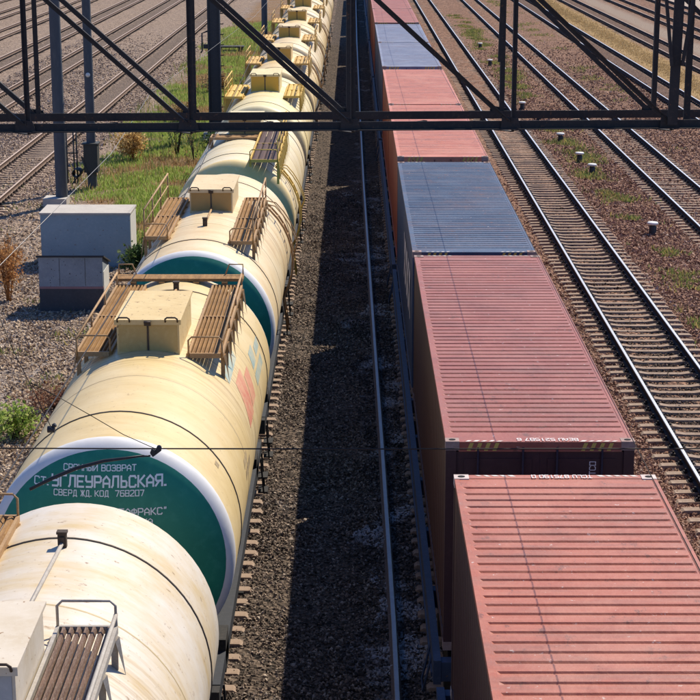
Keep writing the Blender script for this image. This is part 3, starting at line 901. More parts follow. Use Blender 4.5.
def platform(car, x0, x1, y0, y1, z, mat, rail_mat, planks=5, rail=None, rail_h=0.36, hoop=False, pick=True, brackets=True, name='walkway'):
    fr = MB()
    # angle frame round the planks
    for xx in (x0, x1):
        fr.box(xx - 0.018, xx + 0.018, y0, y1, z - 0.06, z + 0.012)
    for yy in (y0, (y0 + y1) / 2, y1):
        fr.box(x0 + 0.018, x1 - 0.018, yy - 0.018, yy + 0.018, z - 0.06, z + 0.014)
    if brackets:
        k = max(3, int((y1 - y0) / 0.62))
        for i in range(k):
            yy = y0 + 0.15 + (y1 - y0 - 0.3) * i / (k - 1)
            for xx in (x0, x1):
                zt = AZ_ + math.sqrt(max(0.1, TR ** 2 - xx ** 2))
                fr.box(xx - 0.03, xx + 0.03, yy - 0.02, yy + 0.02, zt - 0.04, z - 0.061)
                s_ = 1 if xx > (x0 + x1) / 2 else -1
                fr.add([(xx + s_ * 0.019, yy - 0.07, z - 0.05), (xx + s_ * 0.019, yy + 0.07, z - 0.05), (xx + s_ * 0.10, yy, zt - 0.10),
                        (xx + s_ * 0.05, yy, z - 0.03)], [(0, 2, 3), (1, 3, 2), (0, 3, 1), (0, 1, 2)])
    root = fr.build(name, rail_mat, car)
    mid = (y0 + y1) / 2
    wid = (x1 - x0 - 0.05) / planks
    for (a, b_) in ((y0 + 0.022, mid - 0.022), (mid + 0.022, y1 - 0.022)):
        mb = MB()
        # ribbed tread plank: raised centre, turned-down edges
        w = wid - 0.016
        mb.add([(-w / 2, a, -0.02), (-w / 2, b_, -0.02), (-w * 0.22, a, 0.012), (-w * 0.22, b_, 0.012),
                (w * 0.22, a, 0.012), (w * 0.22, b_, 0.012), (w / 2, a, -0.02), (w / 2, b_, -0.02),
                (-w / 2, a, -0.04), (-w / 2, b_, -0.04), (w / 2, a, -0.04), (w / 2, b_, -0.04)],
               [(0, 2, 3, 1), (2, 4, 5, 3), (4, 6, 7, 5), (8, 0, 1, 9), (6, 10, 11, 7), (10, 8, 9, 11), (8, 10, 6, 4, 2, 0), (1, 3, 5, 7, 11, 9)])
        me = mb.mesh('plank', mat)
        for i in range(planks):
            put('plank', me, root, (x0 + 0.025 + wid * (i + 0.5), 0, z + random.uniform(-0.004, 0.004)))
    if rail:
        rb = MB()
        for side in rail:
            xx = x0 if side == 'l' else x1
            k = max(2, int((y1 - y0) / 1.3) + 1)
            for i in range(k):
                yy = y0 + (y1 - y0) * i / (k - 1)
                rb.tube([(xx, yy, z - 0.05), (xx, yy, z + rail_h)], 0.016, 6)
            rb.tube([(xx, y0 - 0.02, z + rail_h), (xx, y1 + 0.02, z + rail_h)], 0.02, 6)
            if rail_h > 0.4:
                rb.tube([(xx, y0, z + rail_h * 0.5), (xx, y1, z + rail_h * 0.5)], 0.013, 6)
        rb.build('handrail', rail_mat, root)
    if hoop:
        for yy in ((y1,) if hoop == 'far' else (y0,) if hoop == 'near' else (y0, y1)):
            hb = MB()
            h = 0.26
            hb.tube([(x0, yy, z - 0.03), (x0, yy, z + h - 0.05), (x0 + 0.05, yy, z + h), (x1 - 0.05, yy, z + h), (x1, yy, z + h - 0.05), (x1, yy, z - 0.03)], 0.014, 6)
            hb.build('end_hoop', rail_mat, root)
    return root


def hatch_box(car, x0, x1, y0, y1, h, body, face, iron):
    z0 = AZ_ + TR - 0.12
    z1 = AZ_ + TR + h
    b = MB()
    b.box(x0, x1, y0, y1, z0, z1 - 0.035, 0)
    b.box(x0 + 0.03, (x0 + x1) / 2 - 0.02, y0 - 0.008, y0 - 0.0005, z0 + 0.1, z1 - 0.06, 1)
    b.box((x0 + x1) / 2 + 0.02, x1 - 0.03, y0 - 0.008, y0 - 0.0005, z0 + 0.1, z1 - 0.06, 1)
    hb = b.build('hatch_box', [body, face], car)
    b = MB()
    b.box(x0 - 0.03, x1 + 0.03, y0 - 0.035, y1 + 0.03, z1 - 0.034, z1)
    b.box(x0 - 0.03, x1 + 0.03, y0 - 0.04, y0 - 0.0352, z1 - 0.075, z1 - 0.005)
    b.build('lid', body, hb)
    b = MB()
    b.box((x0 + x1) / 2 - 0.012, (x0 + x1) / 2 + 0.012, y0 - 0.02, y0 - 0.009, z0 + 0.1, z1 - 0.08)
    b.box((x0 + x1) / 2 - 0.05, (x0 + x1) / 2 + 0.05, y0 - 0.06, y0 - 0.041, z1 - 0.085, z1 - 0.01)
    b.tube([((x0 + x1) / 2 - 0.05, y0 - 0.07, z1 - 0.03), ((x0 + x1) / 2 + 0.05, y0 - 0.07, z1 - 0.03)], 0.018, 6)
    b.build('latch', iron, hb)
    for xc in (x0 + 0.11, x1 - 0.11):
        b = MB()
        b.tube([(xc - 0.09, y0 - 0.045, z1 - 0.03), (xc - 0.09, y0 - 0.075, z1 + 0.02), (xc - 0.06, y0 - 0.08, z1 + 0.045), (xc + 0.06, y0 - 0.08, z1 + 0.045),
                (xc + 0.09, y0 - 0.075, z1 + 0.02), (xc + 0.09, y0 - 0.045, z1 - 0.03)], 0.013, 6)
        b.build('handle', iron, hb)
    return hb


def flank_ladder(car, y, x_from, side, mat, wid=0.42, z_low=1.3, guard=True):
    """ladder bent round the barrel at one place along the wagon"""
    pts = []
    a0 = math.acos(min(1, abs(x_from) / (TR + 0.12)))
    for i in range(11):
        a = a0 + (R(-30) - a0) * i / 10
        pts.append((side * (TR + 0.12) * math.cos(a), AZ_ + (TR + 0.12) * math.sin(a)))
    pts.append((side * (TR + 0.0), z_low))
    b = MB()
    for yy in (y - wid / 2, y + wid / 2):
        b.tube([(px, yy, pz) for px, pz in pts], 0.024, 6)
    lad = b.build('ladder', mat, car)
    rb = None
    for i in range(12):
        j = i * (len(pts) - 1) / 11.5
        k = int(j)
        t = j - k
        px = pts[k][0] + (pts[k + 1][0] - pts[k][0]) * t
        pz = pts[k][1] + (pts[k + 1][1] - pts[k][1]) * t
        MB().tube([(px, y - wid / 2, pz), (px, y + wid / 2, pz)], 0.014, 5).build('rung', mat, lad)
    if guard:
        g = MB()
        for yy in (y - wid / 2 - 0.02, y + wid / 2 + 0.02):
            q = []
            for i in range(7):
                a = a0 + (R(5) - a0) * i / 6
                rr = TR + 0.12 + (0.15 if 0 < i < 6 else 0.02)
                q.append((side * rr * math.cos(a), yy, AZ_ + rr * math.sin(a)))
            g.tube(q, 0.014, 5)
        g.build('grab_rail', mat, lad)
    return lad


def tank_wagon(yc, label, body, head_ring, head_disc=None, disc_r=1.3, platforms=(), box=None, ladders=(), valve=None, seams=(-3.7, 3.7), text=None, seam_mat=None, crossway=None):
    car = thing('tank_wagon', label, 'tank wagon', (TANK_X, yc, 0), 0, 'cream tank wagons in the train on the left')
    sh = shell_meshes().build('tank_shell', body, car)
    for sign in (-1, 1):
        if head_disc is not None:
            ec = end_cap(sign, TR, disc_r, head_ring, 'end_cap', car)
            end_cap(sign, disc_r, 0, head_disc, 'painted_disc', ec)
        else:
            ec = end_cap(sign, TR, 0, head_ring, 'end_cap', car)
        if text and sign < 0:
            for txt, xc, zc, w, h, st in text:
                tb = MB()
                def fn(u, v, lift, xc=xc, zc=zc):
                    px, pz = xc + u, zc + v
                    return (px, -TL / 2 - head_y(math.hypot(px, pz - AZ_)) - 0.006 - lift, pz)
                lettering(tb, txt, w, h, fn, st)
                tb.build('lettering', M['lettering'], ec)
    for sy in seams:
        b = MB()
        b.lathe([(TR + 0.001, -0.012), (TR + 0.012, -0.012), (TR + 0.012, 0.012), (TR + 0.001, 0.012)], (0, sy, AZ_), 72, 'y')
        b.build('strap', seam_mat or M['strap'], car)
    for sy in (-1.9, 0.0, 1.9):
        b = MB()
        b.lathe([(TR, -0.016), (TR + 0.004, -0.010), (TR + 0.004, 0.010), (TR, 0.016)], (0, sy, AZ_), 72, 'y')
        b.build('weld_seam', M['weld'], car)
    # underframe
    b = MB()
    b.box(-0.22, 0.22, -5.55, 5.55, 0.90, 1.22)
    for s in (-1, 1):
        b.box(-1.36, 1.36, s * 5.30 - 0.1, s * 5.30 + 0.1, 0.95, 1.23)
        b.box(-1.36, 1.36, s * 3.9 - 0.25, s * 3.9 + 0.25, 0.93, 1.4)
        b.box(-0.9, 0.9, s * 3.9 - 0.22, s * 3.9 + 0.22, 1.4, 1.75)
    uf = b.build('underframe', M['underframe'], car)
    for s in (-1, 1):
        x0, x1 = sorted((s * 1.16, s * 1.36))
        MB().box(x0, x1, -5.19, 5.19, 1.02, 1.24).build('side_sill', M['sill'], car)
    for s in (-1, 1):
        bogie(car, s * 3.9)
        coupler(car, s * 5.45, s)
    b = MB()
    b.lathe([(0.001, -0.5), (0.17, -0.5), (0.2, -0.44), (0.2, 0.44), (0.17, 0.5), (0.001, 0.5)], (0.75, 1.0, 0.85), 12, 'y')
    b.build('brake_cylinder', M['underframe'], car)
    MB().tube([(0.6, -1.0, 0.8), (1.4, -1.0, 0.78)], 0.03, 6).build('brake_rod', M['underframe'], car)
    for s in (-1, 1):
        for e in (-1, 1):
            b = MB()
            b.bar((s * 1.37, e * 4.95 - 0.17, 1.05), (s * 1.42, e * 4.95 - 0.17, 0.38), 0.03)
            b.bar((s * 1.37, e * 4.95 + 0.17, 1.05), (s * 1.42, e * 4.95 + 0.17, 0.38), 0.03)
            for zz in (0.4, 0.68):
                b.box(s * 1.4 - 0.09, s * 1.4 + 0.09, e * 4.95 - 0.17, e * 4.95 + 0.17, zz - 0.015, zz + 0.015)
            b.build('footstep', M['underframe'], car)
    if box:
        hatch_box(car, *box)
    for p in platforms:
        platform(car, **p)
    if crossway:
        y0, y1, z, mat, rmat = crossway
        b = MB()
        b.box(-1.12, 1.12, y0, y1, z - 0.05, z)
        for xx in (-0.8, -0.3, 0.3, 0.8):
            b.box(xx - 0.05, xx + 0.05, y0 - 0.05, y0 + 0.05, AZ_ + math.sqrt(TR ** 2 - xx ** 2) - 0.04, z - 0.051)
        cw = b.build('end_walkway', mat, car)
        b = MB()
        for xx in (-1.1, 1.1):
            b.tube([(xx, y1, z), (xx, y1, z + 0.18), (xx * 0.78, y1, z + 0.18), (xx * 0.72, y1, z)], 0.013, 6)
        b.build('hoop', rmat, cw)
    for l in ladders:
        flank_ladder(car, *l)
    if valve:
        vx, vy, pipe_to = valve
        zt = AZ_ + math.sqrt(TR ** 2 - vx ** 2)
        b = MB()
        b.box(vx - 0.045, vx + 0.045, vy - 0.035, vy + 0.035, zt - 0.02, zt + 0.15)
        b.box(vx - 0.055, vx + 0.055, vy - 0.045, vy + 0.045, zt + 0.15, zt + 0.175)
        b.box(vx - 0.03, vx + 0.03, vy - 0.052, vy - 0.036, zt + 0.03, zt + 0.12)
        vb = b.build('relief_valve', M['hatch_iron'], car)
        b = MB()
        b.tube([(vx, vy - 0.05, zt + 0.045), (pipe_to[0], pipe_to[1], AZ_ + TR + 0.05)], 0.022, 8)
        b.build('pipe', M['railing_grey'] if yc < 20 else M['railing'], vb)
    return car


CREAM = [
    tank_paint('tank_chalk', (0.66, 0.57, 0.45), (0.58, 0.42, 0.19), (0.71, 0.665, 0.61), (0.20, 0.10, 0.045), 0.85, 0.95, 0.0),
    tank_paint('tank_butter', (0.70, 0.53, 0.26), (0.55, 0.38, 0.15), (0.74, 0.59, 0.34), (0.25, 0.14, 0.06), 0.5, 0.35, 3.1),
    tank_paint('tank_ivory', (0.74, 0.58, 0.34), (0.60, 0.39, 0.18), (0.78, 0.67, 0.46), (0.25, 0.12, 0.06), 0.5, 0.5, 6.2),
    tank_paint('tank_milk', (0.77, 0.65, 0.41), (0.66, 0.50, 0.22), (0.80, 0.71, 0.52), (0.3, 0.2, 0.1), 0.5, 0.2, 9.7),
    tank_paint('tank_lemon', (0.78, 0.65, 0.35), (0.66, 0.48, 0.15), (0.81, 0.72, 0.48), (0.3, 0.2, 0.1), 0.5, 0.2, 12.2),
    tank_paint('tank_peach', (0.75, 0.57, 0.29), (0.60, 0.37, 0.13), (0.79, 0.65, 0.40), (0.3, 0.16, 0.08), 0.6, 0.4, 15.5),
]
M['box_ochre'] = worn('hatch_ochre', (0.55, 0.38, 0.14), (0.40, 0.25, 0.08), (0.62, 0.46, 0.2), 0.6, 0, 2)
M['box_yellow'] = worn('hatch_yellow', (0.74, 0.44, 0.06), (0.56, 0.32, 0.04), None, 0.6, 0, 2)
M['walk_gold'] = worn('walkway_gold', (0.60, 0.38, 0.12), (0.40, 0.23, 0.07), (0.70, 0.50, 0.22), 0.75, 0, 3)
M['box_gold'] = worn('hatch_gold', (0.62, 0.38, 0.08), (0.48, 0.28, 0.05), None, 0.6, 0, 2)
M['box_amber'] = worn('hatch_amber', (0.50, 0.30, 0.10), (0.35, 0.2, 0.06), None, 0.6, 0, 2)


BOXP = [worn('hatch_paint', c_, (c_[0] * 0.78, c_[1] * 0.70, c_[2] * 0.55), (min(0.82, c_[0] * 1.06), min(0.8, c_[1] * 1.08), min(0.78, c_[2] * 1.12)), 0.55, 0, 1.8, 0.35, 0.15, 0.7, spots=(0.28, 0.16, 0.07))
        for c_ in ((0.66, 0.58, 0.47), (0.70, 0.53, 0.26), (0.74, 0.58, 0.34), (0.76, 0.65, 0.41), (0.77, 0.65, 0.35), (0.75, 0.57, 0.29))]


def Yc(k):
    return 14.08 + 12.02 * (k - 1)


PZ = AZ_ + TR - 0.06
# nearest wagon: chalky white, partly below the frame
near_tank = tank_wagon(Yc(1), 'nearest tank wagon, chalky white and stained, with rusty walkway and small valve', CREAM[0], CREAM[0],
           platforms=[dict(x0=-1.1, x1=-0.62, y0=-1.8, y1=4.55, z=PZ, mat=M['plank'], rail_mat=M['railing'], hoop='far', planks=4),
                      dict(x0=0.36, x1=0.90, y0=-2.4, y1=1.22, z=PZ + 0.11, mat=M['plank_rusty'], rail_mat=M['railing_grey'], hoop='far', planks=7, rail='r', rail_h=0.12)],
           box=(-0.62, 0.32, -0.62, 0.72, 0.5, BOXP[0], M['hatch_grey'], M['hatch_iron']),
           valve=(0.05, 3.45, (-0.02, 0.7)), ladders=[(-1.2, 0.95, 1, M['railing_grey'])])
near_tank.location.z = -0.045
near_tank.location.x -= 0.04
TXT = [('СРОЧНЫЙ ВОЗВРАТ', -0.09, 4.085, 0.90, 0.066, 1.0),
       ('СТ.', -0.83, 3.895, 0.17, 0.085, 1.0),
       ('УГЛЕУРАЛЬСКАЯ.', 0.015, 3.895, 1.40, 0.125, 1.15),
       ('СВЕРД ЖД. КОД  768207', -0.10, 3.785, 1.12, 0.068, 1.0),
       ('ОАО "МЕТАФРАКС"', 0.20, 3.55, 1.04, 0.080, 1.0),
       ('Г. ГУБАХА', 0.30, 3.44, 0.52, 0.060, 1.0)]
green_tank = tank_wagon(Yc(2), 'butter cream tank wagon with green lettered end, second from the front', CREAM[1], M['ring_white'], M['green_head'], 1.45,
           platforms=[dict(x0=-1.08, x1=-0.58, y0=-0.35, y1=4.35, z=PZ, mat=M['plank'], rail_mat=M['railing'], rail='l', rail_h=0.22, hoop='near', planks=7),
                      dict(x0=0.60, x1=1.10, y0=-0.45, y1=4.35, z=PZ, mat=M['plank'], rail_mat=M['railing'], rail='r', rail_h=0.2, hoop='near', planks=7)],
           box=(-0.46, 0.47, -0.45, 1.5, 0.47, BOXP[1], M['box_ochre'], M['hatch_iron']),
           valve=(0.03, 3.6, (0.02, 1.6)), crossway=(4.4, 4.78, AZ_ + TR + 0.05, M['plank'], M['railing']), text=TXT)
def flank_patch(car, name, a0, a1, y0, y1, mat, seed, keep=0.75, na=44, ny=52, slant=0.0):
    rg = np.random.default_rng(seed)
    b = MB()
    ph = rg.uniform(0, 6, 4)
    for i in range(na):
        for j in range(ny):
            u, v = (i + 0.5) / na, (j + 0.5) / ny
            f = 0.5 + 0.28 * math.sin(u * 9 + ph[0] + 3 * math.sin(v * 5 + ph[1])) + 0.22 * math.sin(v * 13 + ph[2] + u * 4) + 0.2 * math.sin(u * 31 + ph[3] + 2 * math.sin(v * 23))
            edge = min(u, 1 - u, v, 1 - v) * 5
            if f * 0.7 + rg.uniform(-0.2, 0.65) + min(edge, 1) * 0.35 < 1.25 - keep:
                continue
            q = []
            for du, dv in ((0, 0), (1, 0), (1, 1), (0, 1)):
                a = R(a0 + (a1 - a0) * (i + du) / na)
                yy = y0 + (y1 - y0) * (j + dv) / ny + slant * (i + du) / na
                q.append(((TR + 0.003) * math.cos(a), yy, AZ_ + (TR + 0.003) * math.sin(a)))
            b.add(q, [(0, 1, 2, 3)])
    o = b.build(name, mat, car)
    return o


M['paint_red'] = worn('faded_red_mark', (0.58, 0.19, 0.12), (0.70, 0.50, 0.27), (0.66, 0.40, 0.24), 0.6, 0, 3.2, bmp=0, amount=0.8)
M['paint_teal'] = worn('faded_teal_mark', (0.26, 0.37, 0.35), (0.66, 0.53, 0.3), (0.5, 0.48, 0.32), 0.6, 0, 3.0, bmp=0, amount=0.8)
M['paint_black'] = worn('faded_black_mark', (0.22, 0.16, 0.09), (0.62, 0.46, 0.24), (0.6, 0.45, 0.24), 0.7, 0, 5, bmp=0, amount=1.0)
for nm_, a0_, a1_, y0_, y1_, mt_, sl_ in (('red_mark', 14, 36, -0.55, 0.35, 'paint_red', 0.55), ('red_mark', 16, 31, 0.42, 1.05, 'paint_red', 0.45),
                                         ('teal_mark', 40, 46, -0.35, 1.2, 'paint_teal', 0.25), ('teal_mark', 15, 21, 1.7, 3.2, 'paint_teal', 0.1),
                                         ('teal_mark', 23.5, 32, 1.9, 2.5, 'paint_teal', 0.3), ('teal_mark', 24, 29, 2.75, 3.5, 'paint_teal', 0.2),
                                         ('black_mark', 5, 9, -2.3, -1.5, 'paint_black', 0.1), ('black_mark', 11, 15, -2.3, -1.8, 'paint_black', 0.1), ('black_mark', 34, 37, -4.0, -3.85, 'paint_black', 0.0)):
    flank_patch(green_tank, nm_, a0_, a1_, y0_, y1_, M[mt_], 3, 9.0, 10, 10, sl_)
tank_wagon(Yc(3), 'ivory tank wagon with green end and side ladder, third from the front', CREAM[2], M['ring_white'], M['green_head'], 1.48,
           platforms=[dict(x0=-1.12, x1=-0.66, y0=-3.1, y1=1.6, z=PZ, mat=M['plank'], rail_mat=M['railing'], rail='l', rail_h=0.55, hoop='near', planks=4),
                      dict(x0=0.62, x1=1.08, y0=-3.6, y1=1.6, z=PZ, mat=M['plank'], rail_mat=M['railing'], rail='r', rail_h=0.45, hoop='near', planks=5)],
           box=(-0.46, 0.46, -0.3, 1.7, 0.45, BOXP[2], M['box_amber'], M['hatch_iron']),
           valve=(0.02, -2.2, (0.02, -0.4)), ladders=[(1.9, 1.0, 1, M['railing'])])
tank_wagon(Yc(4), 'milk white tank wagon with dark walkway, fourth from the front', CREAM[3], M['straw_bounce_head'],
           platforms=[dict(x0=0.45, x1=1.15, y0=-5.5, y1=0.6, z=PZ + 0.15, mat=M['plank_dark'], rail_mat=M['railing_yellow'], rail='r', rail_h=0.5, hoop='near', planks=4),
                      dict(x0=-0.9, x1=0.45, y0=-0.9, y1=-0.2, z=PZ + 0.1, mat=M['plank'], rail_mat=M['railing'], planks=3)],
           box=(-0.46, 0.46, -0.1, 1.5, 0.5, BOXP[3], M['box_amber'], M['hatch_iron']), ladders=[(-4.1, 1.05, 1, M['railing_yellow'])])
tank_wagon(Yc(5), 'pale tank wagon with yellow end and yellow hatch box, fifth from the front', CREAM[4], CREAM[4], M['yellow_head'], 1.32,
           platforms=[dict(x0=-1.3, x1=-0.72, y0=-1.7, y1=2.2, z=PZ, mat=M['railing_yellow'], rail_mat=M['railing_yellow'], rail='l', rail_h=0.5, planks=3),
                      dict(x0=0.72, x1=1.25, y0=-1.5, y1=2.4, z=PZ, mat=M['railing_yellow'], rail_mat=M['railing_yellow'], rail='r', rail_h=0.4, planks=3)],
           box=(-0.5, 0.5, -0.2, 1.9, 0.55, BOXP[4], M['box_yellow'], M['hatch_iron']))
for k, (nm, cm) in enumerate((('sixth', 5), ('seventh', 2), ('eighth', 5), ('ninth', 2), ('tenth', 5), ('eleventh', 2)), start=6):
    tank_wagon(Yc(k), nm + ' tank wagon from the front, cream with ochre hatch box and walkways' + (', farthest in view' if k == 11 else ''), CREAM[cm], CREAM[cm],
               platforms=[dict(x0=-1.3, x1=-0.72, y0=-1.5, y1=1.9, z=PZ, mat=M['walk_gold'], rail_mat=M['walk_gold'], rail='l', rail_h=0.45, planks=3),
                          dict(x0=0.66, x1=1.25, y0=-1.5, y1=1.9, z=PZ, mat=M['walk_gold'], rail_mat=M['walk_gold'], rail='r', rail_h=0.45, planks=3)],
               box=(-0.5, 0.5, -0.2, 1.7, 0.5, BOXP[cm], M['box_gold'], M['hatch_iron']), ladders=[(2.1, 1.15, 1, M['railing'])] if k < 9 else [])


# ------------------------------------------------------------------ container wagons
def flat_wagon(yc, length, label):
    car = thing('container_wagon', label, 'flat wagon', (CONT_X, yc, 0), 0, 'blue flat wagons carrying the containers')
    h = length / 2
    for s in (-1, 1):
        b = MB()
        b.box(s * 1.30 - 0.05, s * 1.30 + 0.05, -h, h, 0.92, 1.26)
        b.box(s * 1.36 - 0.009, s * 1.36 + 0.01, -h + 0.3, h - 0.3, 0.90, 0.96)
        b.build('side_sill', M['wagon_blue'], car)
    b = MB()
    b.box(-0.25, 0.25, -h + 0.1, h - 0.1, 0.85, 1.22)
    k = int(length / 2.4)
    for i in range(k + 1):
        y = -h + 0.1 + (length - 0.2) * i / k
        b.box(-1.248, 1.248, y - 0.09, y + 0.09, 0.96, 1.23)
    b.build('deck_frame', M['wagon_blue'], car)
    for s in (-1, 1):
        for i in range(4):
            y = s * (h - 0.5) + (0 if i % 2 == 0 else -s * (h * 0.95))
            x = 1.1 if i < 2 else -1.1
            MB().box(x - 0.08, x + 0.08, y - 0.08, y + 0.08, 1.231, 1.298).build('twist_lock', M['underframe'], car)
    for s in (-1, 1):
        bogie(car, s * (h - 2.1))
        coupler(car, s * (h - 0.02), s)
        b = MB()
        b.tube([(-1.34, s * (h - 1.0), 1.1), (-1.46, s * (h - 1.0), 0.55), (-1.46, s * (h - 0.6), 0.55), (-1.34, s * (h - 0.6), 1.1)], 0.018, 5)
        b.build('footstep', M['wagon_blue'], car)
        b = MB()
        b.tube([(1.38, s * (h - 1.0), 1.1), (1.46, s * (h - 1.0), 0.55), (1.46, s * (h - 0.6), 0.55), (1.38, s * (h - 0.6), 1.1)], 0.018, 5)
        b.build('footstep', M['wagon_blue'], car)
    b = MB()
    b.lathe([(0.16, -0.45), (0.19, -0.4), (0.19, 0.4), (0.16, 0.45)], (-0.8, 1.5, 0.72), 12, 'y')
    b.build('brake_cylinder', M['underframe'], car)
    b = MB()
    b.box(-1.25, -0.95, -1.0, -0.5, 0.5, 0.92)
    b.build('brake_box', M['underframe'], car)
    return car


CW, CH, CL, CZ = 1.219, 2.896, 12.19, 1.30


def container_meshes(pitch=0.225):
    h = CL / 2
    out = {}
    # roof sheet with pressed grooves
    b = MB()
    zt = CH - 0.012
    gx, gxb, dep = 1.135, 1.115, 0.018
    n = int((CL - 0.62) / pitch)
    y = -(n * pitch) / 2
    ya, yb = -h + 0.14, h - 0.14
    for s in (-1, 1):
        b.add([(s * gx, ya, zt), (s * (CW - 0.055), ya, zt), (s * (CW - 0.055), yb, zt), (s * gx, yb, zt)], [(0, 1, 2, 3) if s > 0 else (3, 2, 1, 0)])
    prev = ya
    for i in range(n):
        c = y + pitch * (i + 0.5) + random.uniform(-0.006, 0.006)
        gx_, gxb_ = gx, gxb - random.uniform(0, 0.03)
        o, ib = pitch * 0.16, pitch * 0.075
        b.add([(-gx, prev, zt), (gx, prev, zt), (gx, c - o, zt), (-gx, c - o, zt)], [(0, 1, 2, 3)])
        v = [(-gx, c - o, zt), (gx, c - o, zt), (gx, c + o, zt), (-gx, c + o, zt),
             (-gxb_, c - ib, zt - dep), (gxb_, c - ib + random.uniform(-0.004, 0.004), zt - dep), (gxb_, c + ib, zt - dep), (-gxb_, c + ib + random.uniform(-0.004, 0.004), zt - dep)]
        b.add(v, [(4, 5, 6, 7), (0, 1, 5, 4), (1, 2, 6, 5), (2, 3, 7, 6), (3, 0, 4, 7)])
        prev = c + o
    b.add([(-gx, prev, zt), (gx, prev, zt), (gx, yb, zt), (-gx, yb, zt)], [(0, 1, 2, 3)])
    out['roof_panel'] = b
    # corrugated side: profile along y, pushed in 36 mm
    for s, nm in ((-1, 'side_panel_a'), (1, 'side_panel_b')):
        b = MB()
        pts = []
        p = 0.278
        k = int((CL - 0.36) / p)
        y = -(k * p) / 2
        pts.append((CW - 0.012, -h + 0.15))
        for i in range(k):
            q = y + i * p
            pts += [(CW - 0.012, q), (CW - 0.012, q + 0.07), (CW - 0.048, q + 0.138), (CW - 0.048, q + 0.208)]
        pts.append((CW - 0.012, h - 0.15))
        for a, c in zip(pts[:-1], pts[1:]):
            f = [(s * a[0], a[1], 0.15), (s * c[0], c[1], 0.15), (s * c[0], c[1], CH - 0.06), (s * a[0], a[1], CH - 0.06)]
            b.add(f, [(0, 1, 2, 3) if s > 0 else (3, 2, 1, 0)])
        out[nm] = b
    for s, nm in ((-1, 'top_rail_a'), (1, 'top_rail_b')):
        out[nm] = MB().box(min(s * (CW - 0.06), s * (CW - 0.004)), max(s * (CW - 0.06), s * (CW - 0.004)), -h + 0.17, h - 0.17, CH - 0.07, CH - 0.006)
        out[nm.replace('top', 'bottom')] = MB().box(min(s * (CW - 0.06), s * (CW - 0.004)), max(s * (CW - 0.06), s * (CW - 0.004)), -h + 0.17, h - 0.17, 0.0, 0.155)
    # ends
    for i, (y0, y1) in enumerate(((-h + 0.004, -h + 0.135), (h - 0.135, h - 0.004))):
        out['end_beams%d' % i] = MB().box(-CW + 0.17, CW - 0.17, y0, y1, CH - 0.14, CH - 0.006)
        out['lower_beams%d' % i] = MB().box(-CW + 0.17, CW - 0.17, y0, y1, 0.0, 0.13)
    for sx in (-1, 1):
        for sy in (-1, 1):
            x0, x1 = sorted((sx * (CW - 0.005), sx * (CW - 0.14)))
            y0, y1 = sorted((sy * (h - 0.005), sy * (h - 0.13)))
            out['post%d%d' % (sx, sy)] = MB().box(x0, x1, y0, y1, 0.12, CH - 0.12)
    b = MB()
    for i in range(8):     # corrugated front wall
        x = -1.06 + i * 0.265
        b.add([(x, h - 0.05, 0.13), (x + 0.08, h - 0.05, 0.13), (x + 0.13, h - 0.09, 0.13), (x + 0.215, h - 0.09, 0.13), (x + 0.265, h - 0.05, 0.13),
               (x, h - 0.05, CH - 0.14), (x + 0.08, h - 0.05, CH - 0.14), (x + 0.13, h - 0.09, CH - 0.14), (x + 0.215, h - 0.09, CH - 0.14), (x + 0.265, h - 0.05, CH - 0.14)],
              [(1, 0, 5, 6), (2, 1, 6, 7), (3, 2, 7, 8), (4, 3, 8, 9)])
    out['front_wall'] = b
    for s, nm in ((-1, 'door_a'), (1, 'door_b')):
        b = MB()
        x0, x1 = sorted((s * 0.001, s * 1.078))
        b.box(x0, x1, -h + 0.03, -h + 0.07, 0.135, CH - 0.145)
        for i in range(5):
            z0 = 0.3 + i * 0.5
            b.box(x0 + 0.1, x1 - 0.1, -h + 0.022, -h + 0.0301, z0, z0 + 0.36)
        for xx in (s * 0.22, s * 0.80):
            b.tube([(xx, -h + 0.006, 0.08), (xx, -h + 0.006, CH - 0.08)], 0.016, 6)
        out[nm] = b
    return out


CM = container_meshes()
_cache = {}


def casting_mesh():
    b = MB()
    b.box(0, 0.178, 0, 0.162, 0, 0.118)
    return b


